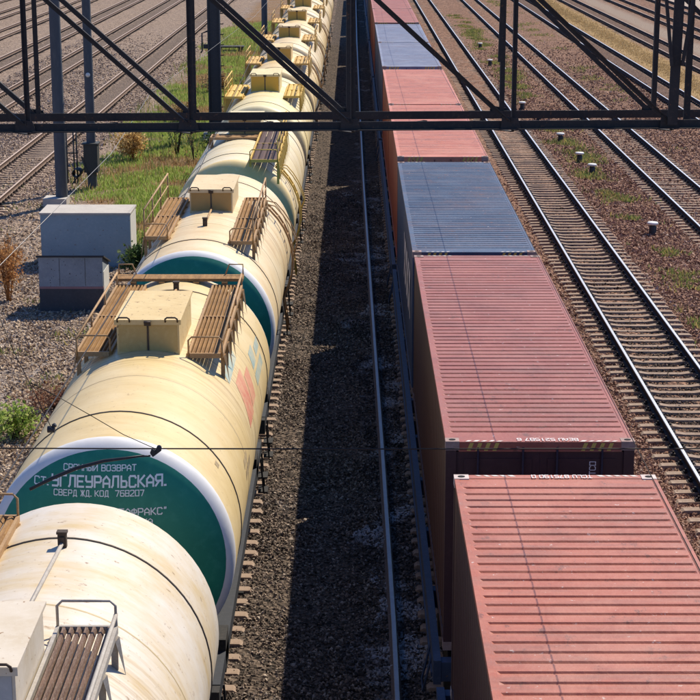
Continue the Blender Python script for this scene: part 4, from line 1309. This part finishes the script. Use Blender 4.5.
def container(yc, label, roof, side, code=None, casting='casting', side_text=False, door_text=None, skew=0.0, hazard=True):
    c = thing('shipping_container', label, 'container', (CONT_X + skew, yc, CZ), 0, 'shipping containers on the flat wagons')
    h = CL / 2
    for k, b in CM.items():
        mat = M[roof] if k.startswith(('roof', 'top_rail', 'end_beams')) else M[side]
        if k.startswith('top_rail'):
            mat = M[roof]
        nm = 'corner_post' if k.startswith('post') else {'end': 'end_beam', 'low': 'end_beam', 'bot': 'bottom_rail', 'top': 'top_rail', 'roo': 'roof_panel', 'sid': 'side_panel',
                                                         'fro': 'front_wall', 'doo': 'door'}[k[:3]]
        key = (k, mat.name)
        if key not in _cache:
            _cache[key] = b.mesh(nm, mat)
        o = put(nm, _cache[key], c)
    key = ('cast', casting)
    for sx in (-1, 1):
        for sy in (-1, 1):
            for z in (0.0, CH - 0.118):
                x0 = CW - 0.178 if sx > 0 else -CW
                y0 = h - 0.162 if sy > 0 else -h
                if key not in _cache:
                    _cache[key] = casting_mesh().mesh('corner_casting', M[casting])
                cc = put('corner_casting', _cache[key], c, (x0, y0, z))
                if z > 0:
                    if 'hole' not in _cache:
                        hb = MB()
                        hb.lathe([(0.001, 0.0), (0.045, 0.0)], (0, 0, 0), 12, 'z')
                        hb.v = [(v[0] * 1.0, v[1] * 0.85 if abs(v[1]) > 0 else 0, v[2]) for v in hb.v]
                        _cache['hole'] = hb.mesh('hole', M['dark_hole'])
                    put('hole', _cache['hole'], cc, (0.089, 0.081, 0.1215))
    mk = MB()
    if code:
        # reads from the far end of the container
        lettering(mk, code, 0.72, 0.10, lambda u, v, l: (0.0 - u + 0.08, h - 0.035 - v, CH + 0.003 + l), 1.0) if code.startswith('T') else \
            lettering(mk, code, 0.78, 0.10, lambda u, v, l: (0.0 - u + 0.1, -h + 0.13 - v, CH + 0.003 + l), 1.0)
    if door_text:
        dt = MB()
        lettering(dt, door_text, 0.24, 0.075, lambda u, v, l: (0.72 - v, -h + 0.0205 - l, CH - 0.40 + u), 0.9)
        dt.build('door_code', M['letter_roof'], c)
    if side_text:
        for (yy, t) in ((-h + 1.0, side_text),):
            lettering(mk, t, 4.2, 0.9, lambda u, v, l: (-CW - 0.002 - l, yy + 2.4 - u, 1.3 + v), 1.0)
    if mk.v:
        mk.build('marking', M['letter_roof'], c)
    if hazard:
        for sx in (-1, 1):
            hz = MB()
            for i in range(4):
                x = sx * (0.90 - i * 0.11)
                hz.add([(x - 0.045, -h + 0.0015, CH - 0.125), (x + 0.005, -h + 0.0015, CH - 0.125), (x + 0.045, -h + 0.0015, CH - 0.02), (x - 0.005, -h + 0.0015, CH - 0.02)], [(0, 1, 2, 3)])
            hz.build('hazard_stripes', M['hazard'], c)
        for sx in (-1, 1):
            for sy in (-1, 1):
                hz = MB()
                for i in range(5):
                    x = sx * (0.94 - i * 0.1)
                    y0 = sy * (h - 0.016)
                    w = random.uniform(0.02, 0.035)
                    dy = -sy * random.uniform(0.03, 0.055)
                    q = [(x - w, y0, CH - 0.003), (x + w, y0, CH - 0.003), (x + w + 0.04, y0 + dy, CH - 0.003), (x - w + 0.04, y0 + dy, CH - 0.003)]
                    hz.add(q, [(0, 1, 2, 3) if sy < 0 else (3, 2, 1, 0)])
                hz.build('edge_paint', M['hazard_white'], c)
    return c


H = CL / 2
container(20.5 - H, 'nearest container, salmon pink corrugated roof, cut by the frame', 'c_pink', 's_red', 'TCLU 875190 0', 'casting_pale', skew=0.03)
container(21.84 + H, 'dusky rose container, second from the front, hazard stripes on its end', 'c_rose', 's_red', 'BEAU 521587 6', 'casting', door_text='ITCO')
container(34.36 + H, 'steel blue container, third from the front, white letters on its side', 'c_blue', 's_blue', None, 'casting', side_text='XXXX', skew=-0.02)
container(47.5 + H, 'orange red container just beyond the near blue one', 'c_orange', 's_orange', None, 'casting')
container(59.95 + H, 'orange red container just before the pair of lilac blue ones', 'c_orange', 's_orange', None, 'casting')
container(73.4 + H, 'lilac blue container with dark stain, nearer of the far blue pair', 'c_lilac', 's_blue', None, 'casting')
container(85.85 + H, 'lilac blue container, farther of the far blue pair', 'c_lilac', 's_blue', None, 'casting')
container(99.3 + H, 'salmon red container just beyond the lilac blue pair', 'c_pink', 's_orange', None, 'casting')
container(111.7 + H, 'farthest salmon red container at the top edge', 'c_pink', 's_orange', None, 'casting')
for k_, (y_, rf, sd_) in enumerate(((125.0, 'c_rose', 's_red'), (137.5, 'c_rose', 's_red'), (151.0, 'c_blue', 's_blue'), (163.4, 'c_orange', 's_orange'), (177.0, 'c_rose', 's_red'), (189.4, 'c_blue', 's_blue'))):
    container(y_ + H, 'container farther along the train, beyond the top edge of the view', rf, sd_, None, 'casting', hazard=False)
for y_ in (137.5, 163.4, 189.3):
    flat_wagon(y_, 25.0, 'flat wagon farther along the train, beyond the top edge of the view')
flat_wagon(8.2, 25.2, 'flat wagon below the nearest pink container')
flat_wagon(34.2, 25.2, 'flat wagon below the rose and the near blue container')
flat_wagon(60.05, 25.2, 'flat wagon below the two orange red containers')
flat_wagon(85.9, 25.2, 'flat wagon below the two lilac blue containers')
flat_wagon(111.7, 25.0, 'farthest flat wagon, below the far salmon red containers')

# ------------------------------------------------------------------ gantry truss
gt = thing('gantry', 'black steel lattice gantry crossing above both trains', 'gantry', (0, 13.6, 9.29), R(3.0))
NP, DX, GW, GH = 9, 1.232, 0.65, 1.1
for yy in (0, GW):
    for zz in (0, GH):
        b = MB()
        L = (NP + 0.3) * DX
        sgn = 1 if zz == 0 else -1
        b.box(-L, L, yy - 0.005, yy + 0.004, zz - 0.030, zz + 0.030)
        d = 1 if yy == 0 else -1
        b.box(-L, L, min(yy - d * 0.0051, yy - d * 0.05), max(yy - d * 0.0051, yy - d * 0.05), zz - 0.030 * sgn - 0.004, zz - 0.030 * sgn + 0.004)
        b.build('chord', M['gantry'], gt)
for k in range(-NP, NP + 1):
    for yy in (0, GW):
        d = -1 if yy == 0 else 1
        x = k * DX
        b = MB()
        b.box(x - 0.019, x + 0.019, yy + d * 0.006 - 0.003, yy + d * 0.006 + 0.003, 0.02, GH - 0.02)
        b.box(x - 0.019, x - 0.013, min(yy + d * 0.0091, yy + d * 0.038), max(yy + d * 0.0091, yy + d * 0.038), 0.02, GH - 0.02)
        b.build('upright', M['gantry'], gt)
        if k < NP:
            b = MB()
            b.bar((x + 0.03, yy + d * 0.016, GH - 0.02), (x + DX - 0.03, yy + d * 0.016, 0.015), 0.011, 0.036)
            b.bar((x + 0.03, yy + d * 0.034, GH + 0.0), (x + DX - 0.03, yy + d * 0.034, 0.035), 0.018, 0.008)
            b.build('diagonal', M['gantry'], gt)
        b = MB()
        b.add([(x - 0.10, yy + d * 0.0225, -0.028), (x + 0.06, yy + d * 0.0225, -0.028), (x + 0.035, yy + d * 0.0225, 0.05), (x - 0.09, yy + d * 0.0225, 0.07),
               (x - 0.10, yy + d * 0.0285, -0.028), (x + 0.06, yy + d * 0.0285, -0.028), (x + 0.035, yy + d * 0.0285, 0.05), (x - 0.09, yy + d * 0.0285, 0.07)],
              [(0, 1, 2, 3), (7, 6, 5, 4), (0, 4, 5, 1), (1, 5, 6, 2), (2, 6, 7, 3), (3, 7, 4, 0)])
        b.build('gusset', M['gantry'], gt)
    b = MB()
    x = k * DX
    b.bar((x, 0.01, -0.045), (x + DX / 2, GW - 0.01, -0.045), 0.035, 0.007)
    b.build('lacing_bar', M['gantry'], gt)
    b = MB()
    b.bar((x + DX / 2, GW - 0.01, -0.053), (x + DX, 0.01, -0.053), 0.035, 0.007)
    b.build('lacing_bar', M['gantry'], gt)
# hanger frame on the right-hand node
for (xa, xb, w, yy) in ((2.47, 2.45, 0.075, -0.07), (2.60, 2.60, 0.05, 0.10), (2.30, 2.42, 0.024, -0.10), (2.62, 2.50, 0.024, -0.10), (1.18, 1.16, 0.032, 0.3)):
    b = MB()
    b.bar((xb, yy, 0.0 if w > 0.04 else 0.45), (xa, yy, GH + 0.3), w, 0.02)
    b.build('hanger_bar', M['gantry'], gt)
for sx in (-1, 1):
    px = sx * 10.1
    b = MB()
    zb = -9.29 + GZ - 0.3
    for xx in (-0.18, 0.18):
        for yy in (0.05, GW - 0.05):
            b.box(px + xx - 0.05, px + xx + 0.05, yy - 0.05, yy + 0.05, zb, -0.05)
    for i in range(12):
        z0 = zb + 0.6 + i * 0.72
        b.bar((px - 0.18, 0.0, z0), (px + 0.18, 0.0, z0 + 0.5), 0.04, 0.01)
        b.bar((px + 0.18, GW, z0), (px - 0.18, GW, z0 + 0.5), 0.04, 0.01)
    b.build('support_column', M['gantry'], gt)

# ------------------------------------------------------------------ overhead wires
def wire(name, label, pts, r, mat, cat='wire'):
    o = MB().tube(pts, r, 5).build(name, mat)
    return tag(o, label, cat)


def zig(x0, z, ys_, amp, phase):
    return [(x0 + amp * (1 - 2 * abs(((yy + phase) / 50.0) % 2 - 1)), yy, z) for yy in ys_]


wire('contact_wire', 'contact wire running along above the tank wagons', zig(-3.25, 5.9, np.arange(2, 300, 4.0), 0.33, 18), 0.0075, M['wire'])
wire('contact_wire', 'contact wire running along above the containers, shading their roofs', [(2.71, 2, 5.9), (2.69, 40, 5.9), (2.5, 90, 5.9), (2.7, 140, 5.9), (2.5, 300, 5.9)], 0.005, M['wire'])
wire('messenger_wire', 'pale messenger wire passing over the cabinets and the grass',
     [(-3.4, 10, 7.6), (-4.1, 30, 6.75), (-4.75, 42, 6.5), (-4.62, 56, 6.2), (-4.1, 75, 6.1), (-3.2, 110, 6.9), (-3.0, 160, 7.6)], 0.0045, M['wire_pale'])
wire('span_wire', 'thin cross span wire stretched level over both trains', [(-10.1, 12.72, 7.02)] + [(x_, 12.72, 6.99 - 0.012 * math.cos(x_ / 3)) for x_ in np.linspace(-8, 8, 9)] + [(10.1, 12.72, 7.02)], 0.0055, M['wire'])
ar = thing('insulator_arm', 'black insulator arm hanging over the green lettered tank end', 'insulator', (-1.466, 12.70, 6.96))
MB().tube([(-0.10, 0, -0.028), (-0.25, 0, -0.05), (-0.40, 0, -0.07), (-0.61, 0.0, -0.128), (-0.8, 0, -0.21), (-0.965, 0, -0.295)], [0.007, 0.011, 0.014, 0.015, 0.015, 0.013], 8).build('rod', M['insulator'], ar)
b = MB()
b.bar((-0.04, 0, -0.025), (0.025, 0, 0.025), 0.022, 0.03)
b.tube([(-0.05, 0, -0.03), (-0.13, 0, -0.035)], 0.007, 6)
b.tube([(-0.03, -0.02, 0.0), (-0.03, 0.02, 0.0)], 0.021, 8)
b.tube([(0.015, -0.02, 0.03), (0.015, 0.02, 0.03)], 0.02, 8)
b.build('clamp', M['insulator'], ar)
MB().tube([(0.0, 0, 0.02), (-0.25, 0.02, 0.13), (-0.5, 0.06, 0.27), (-0.74, 0.1, 0.40), (-0.95, 0.14, 0.50)], 0.003, 5).build('stay_cable', M['wire'], ar)
cl = thing('wire_clamp', 'small dark dropper clamp on the wire above the green tank end', 'clamp', (-2.96, 16.7, 5.92))
b = MB()
b.tube([(-0.035, 0, 0.0), (0.035, 0, 0.0)], 0.035, 8)
b.tube([(0.02, 0, 0.03), (0.045, 0, 0.05)], 0.022, 6)
b.build('jaw', M['insulator'], cl)
MB().tube([(0, 0, 0.02), (-0.04, 0.0, 0.12), (-0.35, 0.12, 0.75), (-0.5, 0.2, 1.1)], 0.004, 5).build('dropper', M['wire'], cl)

# ------------------------------------------------------------------ masts, cabinets
def round_mast(x, y, r0, r1, hgt, label, footing=False, extras=None):
    t = thing('catenary_mast', label, 'mast', (x, y, GZ - 0.05))
    b = MB()
    prof = [(r0 + (r1 - r0) * i / 10, hgt * i / 10) for i in range(11)]
    b.lathe(prof, (0, 0, 0), 20, 'z')
    b.lathe([(r1, hgt), (0.01, hgt + 0.02)], (0, 0, 0), 20, 'z')
    b.build('pole', M['pole'], t)
    if footing:
        b = MB()
        b.box(-0.62, 0.25, -0.55, 0.3, 0.0, 0.42)
        b.box(-0.50, 0.05, -0.56, -0.551, 0.08, 0.24)
        b.build('footing', M['concrete'], t)
    b = MB()
    b.bar((0, 0, hgt - 2.6), (4.2, 0, hgt - 1.4), 0.07)
    b.bar((0, 0, hgt - 0.4), (4.2, 0, hgt - 1.33), 0.03)
    b.build('bracket', M['pole_steel'], t)
    return t


round_mast(-10.85, 65.6, 0.225, 0.19, 11.5, 'tall concrete mast rising behind the pale blue cabinet', True)
mb_ = round_mast(-10.28, 69.6, 0.185, 0.16, 11.5, 'slimmer concrete mast with switch gear at its foot', False)
b = MB()
b.box(-0.27, 0.27, -0.30, 0.30, 0.75, 1.85)
b.box(-0.33, 0.31, -0.34, 0.34, 1.85, 1.90)
b.build('switch_box', M['post_dark'], mb_)
b = MB()
b.lathe([(0.16, -0.35), (0.18, -0.3), (0.18, 0.3), (0.16, 0.35)], (-0.55, -0.2, 0.75), 12, 'y')
b.bar((-0.2, -0.32, 1.0), (-0.75, -0.32, 0.3), 0.05)
b.bar((-0.35, -0.3, 1.4), (-0.1, -0.3, 0.6), 0.06)
b.build('drive', M['post_dark'], mb_)
b = MB()
for xx in (-0.95, -0.68, -0.56):
    b.tube([(xx, -0.1, 0.3), (xx, -0.1, 2.55)], 0.03, 6)
for zz in (1.5, 2.5):
    b.tube([(-0.96, -0.1, zz), (-0.55, -0.1, zz)], 0.03, 6)
b.build('guard_frame', M['post_dark'], mb_)
b = MB()
b.lathe([(0.09, 0), (0.09, 0.012), (0.001, 0.013)], (0, 0, 0), 14, 'z')
o = b.build('number_plate', M['white'], mb_, (0.0, -0.205, 4.55))
o.rotation_euler = (R(90), 0, 0)

st = thing('steel_mast', 'dark steel mast with climbing irons beside the grass', 'mast', (-6.45, 83.5, GZ - 0.05))
b = MB()
b.box(-0.29, -0.22, -0.22, 0.22, 0, 12)
b.box(0.22, 0.29, -0.22, 0.22, 0, 12)
b.box(-0.2199, 0.2199, -0.15, -0.10, 0, 12)
b.box(-0.2199, 0.2199, 0.10, 0.15, 0, 12)
b.build('column', M['pole_steel'], st)
for i in range(22):
    z0 = 1.2 + i * 0.48
    MB().tube([(0.29, 0, z0), (0.43, 0, z0), (0.43, 0, z0 + 0.05)], 0.025, 5).build('step_iron', M['pole_steel'], st)
b = MB()
b.tube([(-0.29, -0.1, 5.2), (-0.55, -0.1, 5.1), (-0.55, -0.1, 4.3), (-0.62, -0.1, 4.2)], 0.035, 6)
b.box(-0.5, -0.29, -0.16, -0.04, 4.4, 4.6)
b.build('bracket', M['pole_steel'], st)
b = MB()
b.box(-0.55, 0.6, -0.5, 0.5, 0, 0.5)
b.build('footing', M['concrete'], st)
round_mast(-5.5, 112.0, 0.2, 0.16, 11.5, 'far mast between the grass and the tank wagons', False)


def cabinet(x0, x1, y0, y1, h, label, kind):
    t = thing('relay_cabinet', label, 'cabinet', ((x0 + x1) / 2, (y0 + y1) / 2, GZ - 0.06))
    w, d = (x1 - x0) / 2, (y1 - y0) / 2
    if kind == 'tall':
        b = MB()
        b.box(-w, w, -d, d, 0, h)
        b.build('body', M['box_paint'], t)
        b = MB()
        b.box(-w - 0.03, w + 0.03, -d - 0.03, d + 0.03, h, h + 0.06)
        b.build('cover_slab', M['concrete'], t)
        b = MB()
        b.box(w + 0.0005, w + 0.012, -d + 0.05, d - 0.05, 0.05, h - 0.05)
        b.build('sunlit_side', M['white'], t)  # white sheet paints sunlight onto the right side only
    else:
        b = MB()
        b.box(-w, w, -d, d, 0, h * 0.46)
        b.build('base', M['box_base'], t)
        b = MB()
        e = 0.002
        b.add([(-w + e, -d + e, h * 0.46), (w - e, -d + e, h * 0.46), (w - e, d - e, h * 0.46), (-w + e, d - e, h * 0.46),
               (-w + e, -d + e, h), (w - e, -d + e, h), (w - e, d - e, h - 0.36), (-w + e, d - e, h - 0.36)],
              [(0, 3, 2, 1), (4, 5, 6, 7), (0, 1, 5, 4), (1, 2, 6, 5), (2, 3, 7, 6), (3, 0, 4, 7)])
        b.build('body', M['box_low'], t)
        b = MB()
        b.box(-w - 0.004, w + 0.004, -d - 0.006, d + 0.006, h * 0.445, h * 0.485)
        b.build('stripe', M['box_stripe'], t)
        b = MB()
        b.bar((0, -d - 0.06, h + 0.045), (0, d + 0.1, h + 0.045 - 0.36 * (2 * d + 0.16) / (2 * d)), 2 * w + 0.1, 0.04)
        b.build('lid', M['box_lid'], t)
        for xx in (-w * 0.35, w * 0.45):
            b = MB()
            b.box(xx - 0.006, xx + 0.006, -d - 0.0005, -d + 0.0015, h * 0.5, h - 0.02)
            b.build('panel_joint', M['box_lid'], t)
        b = MB()
        b.box(w + 0.0005, w + 0.010, -d + 0.1, d - 0.04, h * 0.3, h - 0.42)
        b.build('sunlit_side', M['white'], t)  # sunlit right side brightened by a white sheet
    return t


cabinet(-9.70, -6.92, 54.4, 55.9, 1.72, 'tall pale blue concrete cabinet with sunlit white top', 'tall')
cabinet(-8.72, -6.94, 48.3, 49.5, 1.60, 'low grey cabinet with dark base and pink stripe', 'low')

# white capped marker posts along the weedy strip
POSTS = [(10.25, 60.0, 'nearest'), (9.95, 73.6, 'second nearest'), (9.85, 77.0, 'third nearest'), (9.75, 83.5, 'fourth nearest'),
         (9.6, 92.0, 'fifth nearest'), (9.15, 96.5, 'sixth nearest'), (9.7, 116.0, 'seventh nearest'), (9.3, 122.0, 'eighth nearest'), (9.6, 136.0, 'farthest')]
b = MB()
b.lathe([(0.125, 0.0), (0.115, 0.2), (0.10, 0.36), (0.001, 0.361)], (0, 0, 0), 14, 'z')
b.box(0.09, 0.13, -0.05, 0.05, 0.1, 0.3)
post_me = b.mesh('stem', M['post_dark'])
b = MB()
b.lathe([(0.001, 0.36), (0.17, 0.361), (0.19, 0.385), (0.19, 0.42), (0.17, 0.445), (0.001, 0.45)], (0, 0, 0), 16, 'z')
cap_me = b.mesh('cap', M['white'])
for x_, y_, nm in POSTS:
    t = thing('marker_post', '%s white capped dwarf marker post in the weeds between the right tracks' % nm, 'post', (x_, y_, GZ - 0.02), random.uniform(0, 1), 'white capped posts between the tracks')
    put('stem', post_me, t)
    put('cap', cap_me, t)

# slab lying on blocks in the verge
t = thing('concrete_slab', 'low dark slab propped on blocks in the grass verge', 'slab', (-9.0, 132.0, GZ))
b = MB()
b.box(-1.0, 1.0, -0.5, 0.5, 0.42, 0.52)
b.build('top', M['box_lid'], t)
for xx in (-0.8, 0.75):
    MB().box(xx - 0.15, xx + 0.15, -0.4, 0.4, -0.05, 0.419).build('block', M['post_dark'], t)
MB().box(-0.55, 0.5, -0.2, 0.3, -0.05, 0.2).build('stone', M['concrete'], t)

# ------------------------------------------------------------------ vegetation
def fbm(x, y, s):
    v = np.zeros_like(x)
    for i, (a, f) in enumerate(((1, 1), (0.6, 2.1), (0.35, 4.3))):
        v += a * np.sin(x * f / s + 1.3 * i + np.sin(y * f / s * 1.2 + i) * 1.5) * np.cos(y * f / s * 0.9 + 0.7 * i + np.sin(x * f / s))
    return v


def blades(name, x, y, h0, h1, wid, mat, label, lean=0.5, zb=0.0, cat='grass'):
    n = len(x)
    ang = RNG.uniform(0, 2 * math.pi, n)
    h = RNG.uniform(h0, h1, n)
    w = wid * RNG.uniform(0.6, 1.4, n)
    dx, dy = np.cos(ang) * w, np.sin(ang) * w
    la = RNG.uniform(0, 2 * math.pi, n)
    lx, ly = np.cos(la) * h * lean * RNG.uniform(0.1, 1, n), np.sin(la) * h * lean * RNG.uniform(0.1, 1, n)
    z = np.full(n, GZ - 0.02 + zb) + np.exp(-((x + 7.6) / 2.2) ** 2) * np.clip((y - 56) / 8, 0, 1) * 0.10
    v = np.stack([np.stack([x - dx, y - dy, z], -1), np.stack([x + dx, y + dy, z], -1),
                  np.stack([x + lx * 0.4 + dx * 0.6, y + ly * 0.4 + dy * 0.6, z + h * 0.6], -1),
                  np.stack([x + lx, y + ly, z + h], -1)], 1)
    f = np.array([[0, 1, 2], [0, 2, 3]])[None] + (np.arange(n) * 4)[:, None, None]
    o = put(name, np_mesh(name, v.reshape(-1, 3), f.reshape(-1, 3), mat))
    tag(o, label, cat, None, 'stuff')
    return o


M['grass_green'] = island_mat('grass_green', [(0, (0.18, 0.27, 0.04)), (0.5, (0.36, 0.48, 0.10)), (0.85, (0.50, 0.58, 0.18)), (1, (0.48, 0.44, 0.2))], 0.7, 0.2, trans=0.45)
M['grass_dry'] = island_mat('grass_dry', [(0, (0.36, 0.24, 0.11)), (0.5, (0.46, 0.33, 0.16)), (1, (0.58, 0.45, 0.26))], 0.8, 0.2, trans=0.4)
M['grass_orange'] = island_mat('grass_orange', [(0, (0.32, 0.18, 0.075)), (0.5, (0.46, 0.30, 0.14)), (1, (0.55, 0.42, 0.22))], 0.8, 0.2, trans=0.4)
M['weed'] = island_mat('weed_mix', [(0, (0.10, 0.14, 0.04)), (0.5, (0.20, 0.25, 0.08)), (0.8, (0.38, 0.33, 0.11)), (1, (0.48, 0.34, 0.13))], 0.7, 0.2, trans=0.45)
M['leaf_dark'] = island_mat('leaf_dark', [(0, (0.04, 0.08, 0.025)), (0.6, (0.08, 0.14, 0.04)), (1, (0.15, 0.21, 0.07))], 0.6, 0.3, trans=0.35)
M['leaf_gold'] = island_mat('leaf_gold', [(0, (0.45, 0.27, 0.09)), (0.5, (0.62, 0.42, 0.16)), (1, (0.72, 0.54, 0.26))], 0.8, 0.2, trans=0.45)
M['leaf_orange'] = island_mat('leaf_orange', [(0, (0.36, 0.15, 0.05)), (0.5, (0.52, 0.25, 0.09)), (1, (0.62, 0.38, 0.17))], 0.8, 0.2, trans=0.4)
M['leaf_red'] = island_mat('leaf_red', [(0, (0.18, 0.07, 0.045)), (0.5, (0.32, 0.16, 0.10)), (1, (0.40, 0.28, 0.18))], 0.7, 0.2, trans=0.4)
M['twig'] = worn('twig', (0.07, 0.05, 0.035), (0.04, 0.03, 0.02), None, 0.9, 0, 5)
M['twig_orange'] = worn('twig_orange', (0.33, 0.15, 0.05), (0.2, 0.08, 0.03), None, 0.9, 0, 5)

n = 190000
x = RNG.uniform(-12.0, -4.6, n)
y = 54 + 110 * RNG.uniform(0, 1, n) ** 1.25
f_ = fbm(x + 20, y, 2.6)
edge = np.clip((x + 11.4 - 0.5 * np.sin(y * 0.4)) / 1.6, 0, 1) * np.clip((y - 54 + (x + 7)) / 5, 0, 1)
edge = np.where(y > 66, np.clip(edge, 0, 1), np.clip(edge * (x > -8.9), 0, 1))
keep = RNG.uniform(0, 1, n) < edge
g_ = keep & (f_ > -0.35) & (fbm(x, y + 9, 1.1) > -1.0)
d_ = keep & (RNG.uniform(0, 1, n) < np.where(f_ <= -0.3, 0.42, 0.05))
blades('grass', x[g_], y[g_], 0.07, 0.26, 0.020, M['grass_green'], 'green grass on the verge left of the tank wagons')
blades('dry_grass', x[d_], y[d_], 0.08, 0.28, 0.018, M['grass_orange'], 'dry orange grass patches in the verge')
n = 9000
x = RNG.uniform(-11.6, -4.7, n)
y = 55 + 100 * RNG.uniform(0, 1, n) ** 1.3
k_ = (fbm(x, y, 1.2) > 0.1) & ((x > -8.9) | (y > 68))
blades('weed_stalks', x[k_], y[k_], 0.3, 0.75, 0.014, M['weed'], 'taller weed stalks standing up out of the verge grass', 0.35)
n = 26000
y = RNG.uniform(84, 215, n)
x = 20.9 + RNG.normal(0, 0.55, n)
blades('dry_grass', x, y, 0.04, 0.12, 0.04, M['grass_dry'], 'tan dry grass strip between the right hand tracks')
n = 30000
y = 44 + 130 * RNG.uniform(0, 1, n) ** 1.2
x = 10.0 + RNG.normal(0, 0.42, n) + 0.25 * np.sin(y * 0.5)
k_ = fbm(x, y, 1.7) > 0.1
blades('weeds', x[k_], y[k_], 0.06, 0.24, 0.022, M['weed'], 'green and yellow weeds growing between the right tracks', 0.8)
n = 9000
y = 80 + 120 * RNG.uniform(0, 1, n)
x = 15.4 + RNG.normal(0, 0.6, n)
k_ = fbm(x + 5, y, 2.0) > 0.5
blades('weeds', x[k_], y[k_], 0.06, 0.22, 0.025, M['weed'], 'sparse weeds beyond the second right track', 0.8)
n = 9000
y = RNG.uniform(32, 84, n)
x = RNG.uniform(np.maximum(-0.21 * y - 1, -14), -6.0)
k_ = fbm(x + 3, y + 8, 1.5) > 0.75
blades('weeds', x[k_], y[k_], 0.05, 0.2, 0.02, M['weed'], 'low weeds sprouting through the pale gravel', 0.8)


def leaf_cloud(nl, cx, cy, cz, rx, ry, rz, size):
    d = RNG.normal(size=(nl, 3))
    d /= np.linalg.norm(d, axis=1, keepdims=True)
    rad = RNG.uniform(0.25, 1.0, nl) ** 0.5
    lump = 0.75 + 0.35 * np.sin(d[:, 0] * 5 + cx) * np.cos(d[:, 1] * 4 + cy) + 0.15 * RNG.normal(size=nl)
    c = d * (rad * lump)[:, None] * np.array([rx, ry, rz]) + np.array([cx, cy, cz])
    rot = rand_rot(nl)
    s = size * RNG.uniform(0.6, 1.4, nl)
    q = np.array([[-0.5, -1, 0], [0.5, -0.2, 0.1], [0, 1, 0], [-0.55, 0.1, 0.12]])
    v = np.einsum('nij,kj->nki', rot, q) * s[:, None, None] + c[:, None, :]
    f = np.array([[0, 1, 2], [0, 2, 3]])[None] + (np.arange(nl) * 4)[:, None, None]
    return v.reshape(-1, 3), f.reshape(-1, 3)


def shrub(x, y, h, rx, nl, size, leaf, twig, label, stems=7, bare=False, name='shrub', spread=1.0):
    t = thing(name, label, 'shrub', (x, y, GZ - 0.03))
    b = MB()
    for i in range(stems):
        a = random.uniform(0, 2 * math.pi)
        r_ = rx * random.uniform(0.2, 0.9) * spread
        p0 = Vector((random.uniform(-0.06, 0.06), random.uniform(-0.06, 0.06), 0))
        p1 = Vector((math.cos(a) * r_ * 0.35, math.sin(a) * r_ * 0.35, h * 0.5))
        p2 = Vector((math.cos(a) * r_, math.sin(a) * r_, h * random.uniform(0.75, 1.1)))
        b.tube([p0, p1, p2], [0.02, 0.013, 0.005], 5)
        for j in range(3):
            q = p1.lerp(p2, random.uniform(0.0, 0.8))
            e = q + Vector((random.uniform(-1, 1) * 0.3 * rx, random.uniform(-1, 1) * 0.3 * rx, random.uniform(0.1, 0.3) * h))
            b.tube([q, e], [0.009, 0.003], 4)
    b.build('stems', twig, t)
    if nl:
        v, f = leaf_cloud(nl, 0, 0, h * 0.58, rx, rx, h * 0.5, size)
        put('foliage', np_mesh('foliage', v, f, leaf), t)
    return t


shrub(-9.85, 49.6, 1.75, 0.62, 750, 0.045, M['leaf_orange'], M['twig_orange'], 'dead orange shrub standing in front of the cabinets at the left edge', 12)
shrub(-10.35, 52.5, 1.2, 0.6, 600, 0.045, M['leaf_orange'], M['twig_orange'], 'low rusty dry shrub behind the dead orange one', 10)
shrub(-7.25, 36.4, 0.75, 0.75, 900, 0.055, M['grass_green'], M['twig'], 'leafy green weed bush beside the near tank wagon at the left edge', 8)
shrub(-6.75, 38.6, 0.55, 0.75, 700, 0.045, M['leaf_red'], M['twig'], 'reddish low bush behind the green one at the left edge', 8)
shrub(-6.55, 53.2, 1.0, 0.6, 900, 0.07, M['leaf_dark'], M['twig'], 'dark green bush at the corner of the tall cabinet', 8)
shrub(-6.3, 57.5, 0.8, 0.6, 700, 0.06, M['grass_green'], M['twig'], 'light green bush beside the tall cabinet', 8)
shrub(-7.75, 78.0, 2.1, 0.95, 160, 0.07, M['leaf_dark'], M['twig'], 'nearly bare dark shrub in the grass verge', 11)
shrub(-6.8, 76.0, 1.5, 0.7, 60, 0.06, M['leaf_dark'], M['twig'], 'small bare shrub right of the larger bare one', 6)
shrub(-6.1, 80.5, 1.0, 0.75, 600, 0.08, M['leaf_dark'], M['twig'], 'dark leafy bush near the foot of the steel mast', 7)
shrub(-9.6, 77.0, 1.5, 0.9, 1300, 0.07, M['leaf_gold'], M['twig_orange'], 'golden dry bush right of the slimmer concrete mast', 14)
shrub(-8.6, 90.0, 1.2, 0.8, 700, 0.08, M['grass_orange'], M['twig_orange'], 'rusty dry bush left of the steel mast', 10)
shrub(-7.9, 104.0, 1.3, 1.0, 800, 0.09, M['grass_orange'], M['twig_orange'], 'far rusty bush beyond the steel mast', 10)
